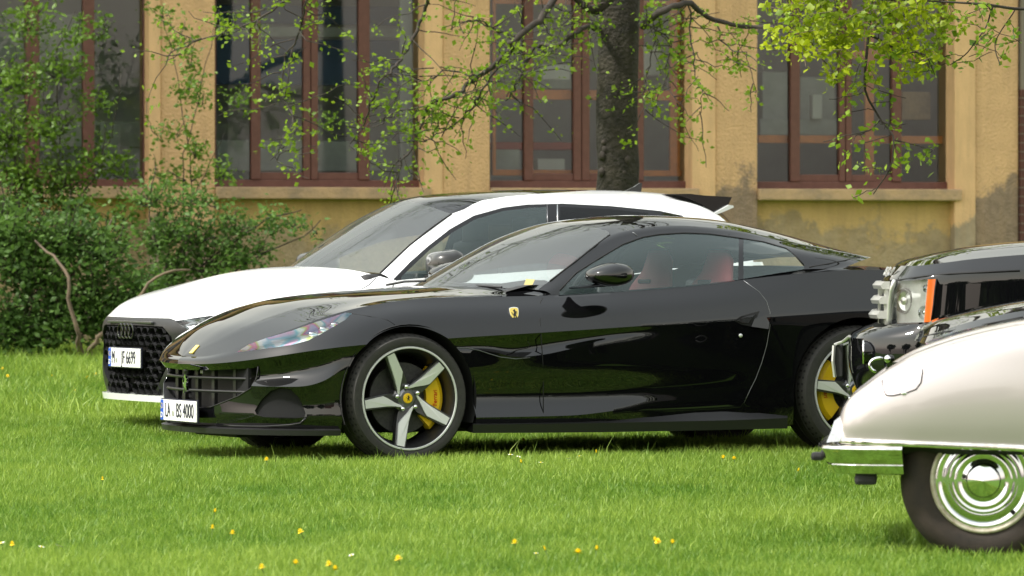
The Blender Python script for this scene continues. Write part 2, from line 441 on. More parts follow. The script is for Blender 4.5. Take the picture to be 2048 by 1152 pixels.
def tyre(parent, R, ri, w, m, n=72, groove=True):
    """axis along Y, outer face at -w/2"""
    h = w / 2
    pr = [(ri, -h + .012), (ri + .006, -h + .004), (ri + (R - ri) * .35, -h - .004), (ri + (R - ri) * .7, -h), (R - .014, -h + .012), (R - .004, -h + .030), (R, -h + .05)]
    g = []
    for c in (-.5, 0., .5):
        x = c * w * .55; g += [(R, x - .007), (R - .007, x - .006), (R - .007, x + .006), (R, x + .007)]
    pr += g + [(R, h - .05), (R - .004, h - .03), (R - .014, h - .012), (ri + (R - ri) * .6, h), (ri, h - .012)]
    t = MB().lathe(pr, n, 'Y').build('tyre', m, parent, True, 35)
    tr = MB()                                    # shoulder blocks: shallow slots across the tread edge
    for k in range(60):
        q = 2 * math.pi * k / 60; c, s_ = math.cos(q), math.sin(q)
        for yy in (-1, 1):
            y0, y1 = yy * (h - .012), yy * (h - .048)
            r0, r1 = R - .013, R + .0015
            dq = .006 / R
            pts = []
            for rr, y in ((r0, y0), (r1, y1)):
                for sgn in (-1, 1): pts.append((rr * math.cos(q + sgn * dq) * 1.002, y, rr * math.sin(q + sgn * dq) * 1.002))
            tr.add(pts, [(0, 1, 3, 2)])
    tr.build('tread_slots', M['gap'], t)['kind'] = 'stuff'
    return t
# ------------------------------------------------------------------ lawn: gently rising towards the building
GY = np.array([-60, 0, 15, 20.8, 24, 26, 27, 28.2, 29.4, 30.3, 31.5, 34, 41, 44, 60, 400.])
GZ = np.array([-.62, -.60, -.24, -.125, -.055, .0, .008, .0, .018, .06, .095, .14, .265, .30, .32, .32])
def gz(x, y):
    x = np.asarray(x, float); y = np.asarray(y, float)
    return pchip(GY, GZ[:, None], np.atleast_1d(y).ravel())[:, 0].reshape(np.shape(np.atleast_1d(y))) + .008 * np.sin(x * 1.3 + y * .7) * np.cos(y * .9 - x * .4)
def gz1(x, y): return float(gz(x, y)[0])
def ground_hit(px, py, h=0.):
    """where a photo point lies on the lawn (raised by h)"""
    a, b = 15., 60.
    for _ in range(50):
        d = (a + b) / 2; z = CH - (py - Y0) * d / FPX
        if z > gz1((px - 1024) / FPX * d, d) + h: a = d
        else: b = d
    d = (a + b) / 2; x = (px - 1024) / FPX * d
    return (x, d, gz1(x, d))
def lawn_soil():
    m = bpy.data.materials.new('lawn_soil'); m.use_nodes = True; nt = m.node_tree; b = nt.nodes["Principled BSDF"]
    tc = nt.nodes.new("ShaderNodeTexCoord"); n = nt.nodes.new("ShaderNodeTexNoise"); n.inputs["Scale"].default_value = 1.7; n.inputs["Detail"].default_value = 9
    n.inputs["Roughness"].default_value = .7
    r = nt.nodes.new("ShaderNodeValToRGB"); r.color_ramp.elements[0].position = .3; r.color_ramp.elements[1].position = .72
    r.color_ramp.elements[0].color = (.05, .105, .012, 1); r.color_ramp.elements[1].color = (.095, .175, .022, 1)
    nt.links.new(tc.outputs["Object"], n.inputs[0]); nt.links.new(n.outputs[0], r.inputs[0]); nt.links.new(r.outputs[0], b.inputs["Base Color"])
    b.inputs["Roughness"].default_value = 1.; b.inputs["Specular IOR Level"].default_value = .1
    return m
xs = np.unique(np.concatenate([np.linspace(-150, -12, 12), np.linspace(-12, 12, 61), np.linspace(12, 150, 12)]))
ys = np.unique(np.concatenate([np.linspace(-60, 15, 16), np.linspace(15, 46, 90), np.linspace(46, 400, 14)]))
XX, YY = np.meshgrid(xs, ys); ZZ = gz(XX, YY)
tag(obj('lawn', np.stack([XX, YY, ZZ], -1).reshape(-1, 3), grid_faces(len(ys), len(xs)), lawn_soil(), smooth=True), kind='structure')
def leafy(name, lo, hi, rough=.5, trans=.35, spec=.4):
    """plant surface: colour runs between lo and hi with the per-leaf attribute 'tone'; lets light through"""
    m = bpy.data.materials.new(name); m.use_nodes = True; nt = m.node_tree; b = nt.nodes["Principled BSDF"]; out = nt.nodes["Material Output"]
    at = nt.nodes.new("ShaderNodeAttribute"); at.attribute_name = "tone"
    r = nt.nodes.new("ShaderNodeValToRGB"); r.color_ramp.elements[0].color = lo + (1,); r.color_ramp.elements[1].color = hi + (1,)
    nt.links.new(at.outputs["Fac"], r.inputs[0]); nt.links.new(r.outputs[0], b.inputs["Base Color"])
    b.inputs["Roughness"].default_value = rough; b.inputs["Specular IOR Level"].default_value = spec
    t = nt.nodes.new("ShaderNodeBsdfTranslucent"); nt.links.new(r.outputs[0], t.inputs[0])
    mx = nt.nodes.new("ShaderNodeMixShader"); mx.inputs[0].default_value = trans
    nt.links.new(b.outputs[0], mx.inputs[1]); nt.links.new(t.outputs[0], mx.inputs[2]); nt.links.new(mx.outputs[0], out.inputs[0])
    return m
def np_mesh(name, V, F3=None, F4=None, tone=None):
    """fast mesh from arrays; tone per vertex"""
    me = bpy.data.meshes.new(name); V = np.asarray(V, np.float32)
    n3 = 0 if F3 is None else len(F3); n4 = 0 if F4 is None else len(F4)
    loops = np.concatenate([x.ravel() for x in (F3, F4) if x is not None]).astype(np.int32)
    start = np.concatenate([np.arange(n3) * 3, n3 * 3 + np.arange(n4) * 4]).astype(np.int32)
    me.vertices.add(len(V)); me.vertices.foreach_set("co", V.ravel())
    me.loops.add(len(loops)); me.loops.foreach_set("vertex_index", loops)
    me.polygons.add(n3 + n4); me.polygons.foreach_set("loop_start", start)
    me.update(calc_edges=True); me.validate()
    if tone is not None:
        a = me.attributes.new("tone", 'FLOAT', 'POINT'); a.data.foreach_set("value", np.asarray(tone, np.float32))
    return me
def vnoise(x, y, s, seed=0):
    """cheap smooth value noise 0..1"""
    r = np.random.RandomState(seed); T = r.rand(64, 64)
    u, v = x * s + 1000, y * s + 1000; i, j = np.floor(u).astype(int), np.floor(v).astype(int); fu, fv = u - i, v - j
    fu = fu * fu * (3 - 2 * fu); fv = fv * fv * (3 - 2 * fv)
    g = lambda a, b: T[a % 64, b % 64]
    return (g(i, j) * (1 - fu) + g(i + 1, j) * fu) * (1 - fv) + (g(i, j + 1) * (1 - fu) + g(i + 1, j + 1) * fu) * fv
def grass(name, y0, y1, dens, k, hmin, hmax, wid, m, seed, label, xr=None):
    r = np.random.RandomState(seed)
    area = k * (y1 * y1 - y0 * y0); n = int(area * dens)
    y = np.sqrt(y0 * y0 + r.rand(n) * (y1 * y1 - y0 * y0)); x = (r.rand(n) * 2 - 1) * k * y
    if xr is not None:
        s = (x > xr[0] * y) & (x < xr[1] * y); x, y = x[s], y[s]; n = len(x)
    pn = .42 * vnoise(x, y, .7, 1) + .33 * vnoise(x, y, 2.6, 2) + .25 * vnoise(x, y, 8., 3)
    # tufts: pull blades together
    x = x + (vnoise(x, y, 12, 4) - .5) * .05; y = y + (vnoise(x, y, 12, 5) - .5) * .05
    z = gz(x, y)
    h = (hmin + (hmax - hmin) * r.rand(n) ** 1.6) * (.45 + 1.1 * pn) * (1 + .9 * (r.rand(n) < .012))
    w = wid * (.6 + .8 * r.rand(n))
    a = r.rand(n) * 2 * np.pi; ca, sa = np.cos(a), np.sin(a)
    la = r.rand(n) * 2 * np.pi; lean = h * (.15 + .75 * r.rand(n) ** 1.3); lx, ly = np.cos(la) * lean, np.sin(la) * lean
    def P(s, t, lf, sgn): return np.stack([x + sgn * ca * w * s + lx * lf, y + sgn * sa * w * s + ly * lf, z + h * t - .004], 1)
    V = np.stack([P(.5, 0, 0, -1), P(.5, 0, 0, 1), P(.45, .55, .35, -1), P(.45, .55, .35, 1), P(0, .97, 1., 1)], 1).reshape(-1, 3)
    b = np.arange(n)[:, None] * 5
    F4 = b + np.array([[0, 1, 3, 2]]); F3 = b + np.array([[2, 3, 4]])
    tone = np.clip(.20 + (pn - .5) * 1.1 + .5 * r.rand(n), 0, 1)
    dry = r.rand(n) < .02; tone[dry] = 1.
    o = mobj(name, np_mesh(name, V, F3, F4, np.repeat(tone, 5)), m)
    tag(o, label, 'grass', kind='stuff'); return o
G_near = leafy('grass_blade', (.095, .205, .018), (.36, .48, .08), .5, .45, .35)
grass('grass', 18.6, 31.5, 5200, .118, .022, .062, .0042, G_near, 3, 'short bright green lawn grass all round the parked cars')
grass('meadow_grass', 31.5, 43.2, 1500, .118, .04, .13, .0085, G_near, 4, 'longer grass by the shrubs and along the building foot')
# flowers
def dandelion(px, py, s):
    x, y, z = ground_hit(px, py, .055)
    o = empty('dandelion', (x, y, z)); o.rotation_euler = (rnd.uniform(-.35, .35), rnd.uniform(-.35, .35), rnd.uniform(0, 6))
    tag(o, 'yellow dandelion flower in the lawn', 'flower', 'dandelions scattered over the lawn')
    MB().tube([(0, 0, -.01), (.002, 0, .03), (0, 0, .052)], .0022, 5).build('stem', M_stem, o)
    b = MB(); n = 16
    for ring, (r_, zz, up) in enumerate(((1., .052, .004), (.72, .055, .010), (.42, .058, .013))):
        for k in range(n - ring * 4):
            q = 2 * math.pi * (k + ring * .4) / (n - ring * 4); c, sn = math.cos(q), math.sin(q); rr = .019 * s * r_; w = .0042 * s
            b.add([(0, 0, zz), (c * rr * .6 - sn * w, sn * rr * .6 + c * w, zz + up * .8), (c * rr, sn * rr, zz + up), (c * rr * .6 + sn * w, sn * rr * .6 - c * w, zz + up * .8)], [(0, 1, 2, 3)])
    b.build('petal_head', M_dand, o)
def daisy(px, py, s):
    x, y, z = ground_hit(px, py, .05)
    o = empty('daisy', (x, y, z)); o.rotation_euler = (rnd.uniform(-.3, .5), rnd.uniform(-.3, .3), rnd.uniform(0, 6))
    tag(o, 'small white daisy in the lawn', 'flower', 'daisies scattered over the lawn')
    MB().tube([(0, 0, -.01), (0, 0, .048)], .0016, 5).build('stem', M_stem, o)
    b = MB()
    for k in range(12):
        q = 2 * math.pi * k / 12; c, sn = math.cos(q), math.sin(q); rr = .015 * s; w = .0035 * s
        b.add([(0, 0, .05), (c * rr * .7 - sn * w, sn * rr * .7 + c * w, .054), (c * rr, sn * rr, .053), (c * rr * .7 + sn * w, sn * rr * .7 - c * w, .054)], [(0, 1, 2, 3)])
    b.build('petal_ring', M_daisy, o)
    MB().sphere((0, 0, .053), (.005 * s, .005 * s, .003), 8, 5).build('flower_disc', M_dand, o, True)
M_stem = mat('flower_stem', (.12, .20, .04), .6)
M_dand = mat('dandelion_yellow', (.90, .68, .015), .6)
M_daisy = mat('daisy_white', (.82, .82, .78), .6)
for px, py, s in ((583, 1126, 1.05), (666, 1128, .8), (672, 1138, .8), (805, 1117, .95), (1152, 1105, 1.15), (1188, 1098, .7), (1032, 1086, .9), (1100, 1097, .45), (1320, 1082, .85), (1306, 1080, .6), (1343, 1086, .8), (612, 1062, .8),
                  (461, 1067, .8), (423, 1056, .6), (424, 1023, .6), (534, 920, .85), (530, 1135, .8), (1440, 915, .9), (1470, 918, .9), (1052, 881, .9), (1046, 924, .5), (1193, 905, .45), (178, 755, 1.), (190, 749, 1.), (16, 752, .9), (2, 738, .9), (108, 751, .5),
                  (145, 781, .5), (27, 1088, .6), (1588, 940, .4), (205, 958, .4)):
    dandelion(px, py, s)
for px, py, s in ((110, 1091, 1.3), (78, 1094, .9), (8, 1086, 1.1), (1020, 910, 1.), (1033, 913, .8), (1081, 926, .9), (1140, 917, .8), (1166, 912, 1.), (711, 1109, .8), (1073, 1108, .7)):
    daisy(px, py, s)
# ------------------------------------------------------------------ plastered building with tall timber windows
BF = Frame(0., 44., 0., 14.)
def plaster(name, col, dirt, z0, z1, rough_scale=26., bump=.9, mottled=None):
    """rendered wall; grey bare patches creep up from the ground (z0..z1 in metres)"""
    m = bpy.data.materials.new(name); m.use_nodes = True; nt = m.node_tree; b = nt.nodes["Principled BSDF"]; L = nt.links.new
    tc = nt.nodes.new("ShaderNodeTexCoord"); sx = nt.nodes.new("ShaderNodeSeparateXYZ"); L(tc.outputs["Object"], sx.inputs[0])
    n1 = nt.nodes.new("ShaderNodeTexNoise"); n1.inputs["Scale"].default_value = 2.6; n1.inputs["Detail"].default_value = 9; n1.inputs["Roughness"].default_value = .68
    L(tc.outputs["Object"], n1.inputs[0])
    mr = nt.nodes.new("ShaderNodeMapRange"); mr.inputs[1].default_value = z0; mr.inputs[2].default_value = z1; mr.inputs[3].default_value = 1.; mr.inputs[4].default_value = 0.
    L(sx.outputs[2], mr.inputs[0])
    ad = nt.nodes.new("ShaderNodeMath"); ad.operation = 'ADD'; L(mr.outputs[0], ad.inputs[0]); L(n1.outputs[0], ad.inputs[1])
    r = nt.nodes.new("ShaderNodeValToRGB"); r.color_ramp.elements[0].position = .92; r.color_ramp.elements[1].position = 1.02
    L(ad.outputs[0], r.inputs[0])
    n2 = nt.nodes.new("ShaderNodeTexNoise"); n2.inputs["Scale"].default_value = 5.; n2.inputs["Detail"].default_value = 8; L(tc.outputs["Object"], n2.inputs[0])
    c1 = nt.nodes.new("ShaderNodeMixRGB"); c1.inputs[1].default_value = lin(tuple(v * .82 for v in col)); c1.inputs[2].default_value = lin(tuple(min(v * 1.14, 1) for v in col)); L(n2.outputs[0], c1.inputs[0])
    n4 = nt.nodes.new("ShaderNodeTexNoise"); n4.inputs["Scale"].default_value = 14.; n4.inputs["Detail"].default_value = 8; L(tc.outputs["Object"], n4.inputs[0])
    c0 = nt.nodes.new("ShaderNodeMixRGB"); c0.inputs[1].default_value = lin(tuple(v * .6 for v in dirt)); c0.inputs[2].default_value = lin(tuple(min(v * 1.45, 1) for v in dirt)); L(n4.outputs[0], c0.inputs[0])
    mx = nt.nodes.new("ShaderNodeMixRGB"); L(r.outputs[0], mx.inputs[0]); L(c1.outputs[0], mx.inputs[1]); L(c0.outputs[0], mx.inputs[2])
    mp = nt.nodes.new("ShaderNodeMapping"); mp.inputs["Scale"].default_value = (7., 7., .7); L(tc.outputs["Object"], mp.inputs[0])
    n5 = nt.nodes.new("ShaderNodeTexNoise"); n5.inputs["Scale"].default_value = 1.; n5.inputs["Detail"].default_value = 7; n5.inputs["Roughness"].default_value = .7; L(mp.outputs[0], n5.inputs[0])
    r5 = nt.nodes.new("ShaderNodeMapRange"); r5.inputs[1].default_value = .46; r5.inputs[2].default_value = .72; r5.inputs[3].default_value = 0.; r5.inputs[4].default_value = .55; L(n5.outputs[0], r5.inputs[0])
    m5 = nt.nodes.new("ShaderNodeMixRGB"); m5.inputs[2].default_value = lin(tuple(v * .5 + d * .25 for v, d in zip(col, dirt))); L(r5.outputs[0], m5.inputs[0]); L(mx.outputs[0], m5.inputs[1]); mx = m5
    L(mx.outputs[0], b.inputs["Base Color"]); b.inputs["Roughness"].default_value = .95; b.inputs["Specular IOR Level"].default_value = .15
    n3 = nt.nodes.new("ShaderNodeTexNoise"); n3.inputs["Scale"].default_value = rough_scale; n3.inputs["Detail"].default_value = 6; L(tc.outputs["Object"], n3.inputs[0])
    bp = nt.nodes.new("ShaderNodeBump"); bp.inputs["Strength"].default_value = bump; bp.inputs["Distance"].default_value = .03; L(n3.outputs[0], bp.inputs["Height"]); L(bp.outputs[0], b.inputs["Normal"])
    return m
M['plaster_rough'] = plaster('plaster_rough', (.66, .42, .23), (.26, .19, .14), 1.0, 2.35, 42, .6)
M['plaster_clean'] = plaster('plaster_clean', (.68, .43, .235), (.27, .21, .15), .5, 1.9, 42, .6)
M['plaster_smooth'] = plaster('plaster_smooth', (.72, .46, .25), (.32, .255, .185), .9, 1.9, 70, .25)
M['plaster_panel'] = plaster('plaster_panel', (.56, .38, .17), (.34, .26, .165), .55, 2.0, 30, .6)
M['sill_stone'] = mat('sill_stone', (.50, .33, .19), .9, noise=(5, (.30, .22, .15), .3, .6), bump=(30, .5, .02))
M['frame_paint'] = mat('frame_paint', (.14, .054, .040), .5, noise=(18, (.10, .035, .026), .3, .65), bump=(90, .2, .004))
M['frame_inner'] = mat('frame_inner', (.68, .20, .03), .55, noise=(14, (.52, .15, .025), .3, .6))
M['room_dark'] = mat('room_dark', (.46, .47, .48), .9, noise=(2, (.36, .37, .39), .3, .7))
M['room_blue'] = mat('room_blue', (.05, .10, .19), .8)
M['room_grey'] = mat('room_grey', (.50, .52, .50), .9, noise=(6, (.36, .38, .36), .3, .7))
M['room_pale'] = mat('room_pale', (.80, .80, .76), .8)
M['room_red'] = mat('room_red', (.40, .07, .05), .8)
M['glass_window'] = glass('glass_window', (.93, .96, .96), .02, 1.58)
M['brick_red'] = mat('brick_red', (.12, .045, .035), .85, noise=(20, (.07, .03, .026), .3, .7), bump=(60, .5, .01))
M['mortar'] = mat('mortar', (.20, .17, .14), .95)
def build_house():
    root = empty('building', (0, 44, 0), BF.yaw)
    tag(root, 'ochre plastered building with tall brown timber windows behind the cars', 'building')
    XB = lambda px, Y=0.: BF.at(px, 375, Y)[0]
    ZB = lambda py, px=1024, Y=0.: BF.at(px, py, Y)[2]
    zs = ZB(375.5)                       # underside of the frames = top of the sill
    zsb = ZB(399)
    per = XB(980) - XB(430)
    openings = [(XB(-125), XB(297)), (XB(430), XB(848)), (XB(980), XB(1383)), (XB(1515), XB(1908))]
    left = openings[0]; openings = [(left[0] - per * (3 - k), left[1] - per * (3 - k)) for k in range(3)] + openings
    zt = 3.75; ztop = 4.5
    def pier(x0, x1, smooth_w):
        p = MB().bbox(x0 + smooth_w, x1, -.0, .42, .1, zt, .012).build('pier', M['plaster_rough' if x0 > 1 else 'plaster_clean'], root)
        if smooth_w > 0: MB().bbox(x0, x0 + smooth_w, -.02, .42, .1, zt, .008).build('pier_margin', M['plaster_smooth'], p)
    edges = []
    for i in range(len(openings) - 1):
        pier(openings[i][1], openings[i + 1][0], (XB(1430) - XB(1383)) if i == len(openings) - 2 else .10 if i % 2 else .16)
    pier(openings[-1][1], XB(2037), XB(1950) - XB(1908))
    pier(openings[0][0] - 4, openings[0][0], 0)
    # plain wall above the openings, eaves and roof
    x0w, x1w = openings[0][0] - 4, XB(2037)
    MB().bbox(x0w, x1w, 0, .42, zt, ztop, .01).build('upper_wall', M['plaster_rough'], root)
    MB().bbox(x0w - .3, x1w + .3, -.45, .5, ztop, ztop + .18, .02).build('eaves', M['frame_paint'], root)
    rf = MB(); rf.add([(x0w - .3, -.45, ztop + .18), (x1w + .3, -.45, ztop + .18), (x1w + .3, 5.5, ztop + .9), (x0w - .3, 5.5, ztop + .9), (x1w + .3, 11.4, ztop + .18), (x0w - .3, 11.4, ztop + .18)], [(0, 1, 2, 3), (3, 2, 4, 5), (0, 3, 5), (1, 4, 2)])
    rf.build('roof', M['brick_red'], root)
    # room behind the glass
    rm = MB(); rm.box(x0w, x1w, 3.4, 3.5, .2, zt); rm.box(x0w, x1w, .42, 3.4, zt - .02, zt + .05); rm.box(x0w, x1w, .42, 3.4, .9, .95)
    rm.box(x0w - .1, x0w, .42, 3.5, .2, zt); rm.box(x1w, x1w + .1, .42, 3.5, .2, zt); rm.build('room', M['room_dark'], root)
    # each opening: panel, sill, window
    mull_px = {3: ((50, 78, 1), (165, 188, 1), (286, 299, 0)), 4: ((501, 520, 1), (606, 635, 2), (716, 738, 1), (838, 850, 0)),
               5: ((1047, 1065, 1), (1146, 1178, 2), (1268, 1286, 1), (1373, 1385, 0)), 6: ((1579, 1598, 1), (1677, 1702, 2), (1783, 1801, 1), (1897, 1910, 0))}
    ref = None
    for k, (a, b) in enumerate(openings):
        MB().bbox(a - .01, b + .01, .10, .40, .1, zsb, .004).build('parapet', M['plaster_panel'], root)
        MB().bbox(a - (.0 if k < 6 else .0), b + .06, -.05, .30, zsb, zs, .012).build('window_sill', M['sill_stone'], root)
        w = empty('window', (0, 0, 0)); w.parent = root
        Yf = .20
        if k in mull_px:
            ml = [(XB(p, Yf), XB(q, Yf), t) for p, q, t in mull_px[k]]
            if k == 3: ml.insert(0, (ml[0][0] - .42, ml[0][0] - .32, 2))
        else:
            ml = [(a + (p - openings[4][0]), a + (q - openings[4][0]), t) for p, q, t in [(XB(p, Yf), XB(q, Yf), t) for p, q, t in mull_px[4]]]
        zf = zs + .065
        MB().bbox(a, b, Yf - .02, Yf + .06, zs, zf, .006).build('bottom_rail', M['frame_paint'], w)
        MB().bbox(a, b, Yf - .02, Yf + .06, zt - .08, zt, .006).build('top_rail', M['frame_paint'], w)
        MB().bbox(a - .01, a + .045, Yf - .02, Yf + .06, zf, zt - .08, .006).build('jamb', M['frame_paint'], w)
        sp = [a + .045]
        for x0, x1, t in ml:
            if t == 2:
                c = (x0 + x1) / 2
                MB().bbox(x0, c - .003, Yf - .028, Yf + .055, zf, zt - .08, .008).build('mullion', M['frame_paint'], w)
                MB().bbox(c + .003, x1, Yf - .028, Yf + .055, zf, zt - .08, .008).build('mullion', M['frame_paint'], w)
            else:
                MB().bbox(x0, x1, Yf - (.035 if t else .01), Yf + .055, zf, zt - .08, .008).build('mullion' if t else 'jamb', M['frame_paint'], w)
            sp += [x0, x1]
        if len(sp) % 2: sp = sp[:-1]
        for j in range(0, len(sp) - 1, 2):
            x0, x1 = sp[j], sp[j + 1]
            inner = 0 < j < len(sp) - 2
            z0 = zf
            if j in (2, 4):
                MB().bbox(x0, x1, Yf - .012, Yf + .04, zf, zf + .062, .006).build('sash_rail', M['frame_paint'], w); z0 = zf + .062
            MB().box(x0 - .004, x1 + .004, Yf + .018, Yf + .022, z0 - .004, zt - .08).build('pane', M['glass_window'], w)
    # timber inner casements and odds and ends in the two right-hand rooms
    def inner(px0, px1, hs, vs, Y=.31):
        w = empty('inner_casement', (0, 0, 0)); w.parent = root
        for y0, y1 in hs: MB().bbox(XB(px0, Y), XB(px1, Y), Y, Y + .05, ZB(y1, 1200, Y), ZB(y0, 1200, Y), .004).build('transom', M['frame_inner'], w)
        for x0, x1 in vs: MB().bbox(XB(x0, Y), XB(x1, Y), Y - .004, Y + .045, ZB(352, 1200, Y), zt, .004).build('stile', M['frame_inner'], w)
    inner(985, 1372, ((180, 200), (340, 352), (0, 10)), ((1340, 1360), (1150, 1165), (985, 992)))
    inner(1517, 1895, ((268, 284),), ((1730, 1748),)); inner(1700, 1900, ((96, 114),), ((1888, 1897),))
    def thing_in(name, px0, px1, y0, y1, Y, m, d=.3):
        MB().bbox(XB(px0, Y), XB(px1, Y), Y, Y + d, ZB(y1, 1200, Y), ZB(y0, 1200, Y), .01).build(name, m, root)
    thing_in('storage_box', 1283, 1322, 92, 150, .75, M['room_pale']); thing_in('storage_box', 1290, 1345, 118, 175, 1.1, M['room_grey'])
    thing_in('shelf', 985, 1145, 285, 300, .8, M['room_red']); thing_in('storage_box', 985, 1040, 300, 345, .7, M['room_grey']); thing_in('storage_box', 1075, 1130, 318, 345, .7, M['room_pale'])
    thing_in('folded_sheet', 1085, 1140, 130, 160, .8, M['room_pale'], .1); thing_in('cabinet', 1060, 1150, 140, 178, 1.3, M['room_grey'])
    thing_in('cabinet', 1525, 1575, 140, 255, 1.2, M['room_grey']); thing_in('cabinet', 1600, 1670, 150, 240, 1.3, M['room_grey']); thing_in('storage_box', 1625, 1645, 185, 235, .9, M['room_pale'], .1)
    thing_in('table', 1520, 1680, 235, 268, 1.0, M['room_grey']); thing_in('cabinet', 1805, 1862, 178, 235, .8, M['sill_stone'])
    thing_in('blue_board', 433, 840, 18, 55, 1.6, M['room_blue'], .05); thing_in('blue_board', 433, 840, 85, 175, 1.6, M['room_blue'], .05); thing_in('light_strip', 433, 840, 60, 80, 1.55, M['room_grey'], .05)
    thing_in('worktop', 433, 840, 285, 345, 1.0, M['room_grey']); thing_in('curtain', 800, 838, -60, 370, .5, M['room_dark'], .06)
    thing_in('worktop', 80, 290, 250, 300, 1.0, M['room_grey']); thing_in('cabinet', 200, 240, 255, 340, .8, M['room_grey']); thing_in('light_strip', -50, 160, 40, 130, 1.4, M['room_grey'], .05)
    # brick pilaster at the corner
    bx0 = XB(2038.5); bp = MB().box(bx0 + .006, bx0 + .60, -.04, .5, .1, ztop).build('brick_pilaster', M['mortar'], root)
    bm_ = [MB().bbox(-.118, .118, 0, .10, -.034, .034, .004), MB().bbox(-.055, .055, 0, .10, -.034, .034, .004)]
    me = {}
    for r_ in range(30):
        z = .2 + .036 + r_ * .0785
        x = bx0 + (0 if r_ % 2 else -.0)
        seq = ['s', 'h', 's'] if r_ % 2 else ['h', 's', 's']
        for q in seq:
            L = .236 if q == 's' else .11
            if x + L > bx0 + .62: break
            if q not in me:
                o = bm_[0 if q == 's' else 1].build('brick', M['brick_red'], bp); me[q] = o.data
            else:
                o = bpy.data.objects.new('brick', me[q]); COL.objects.link(o); o.parent = bp
            o.location = (x + L / 2, -.046, z); x += L + .012
    return root
house = build_house()
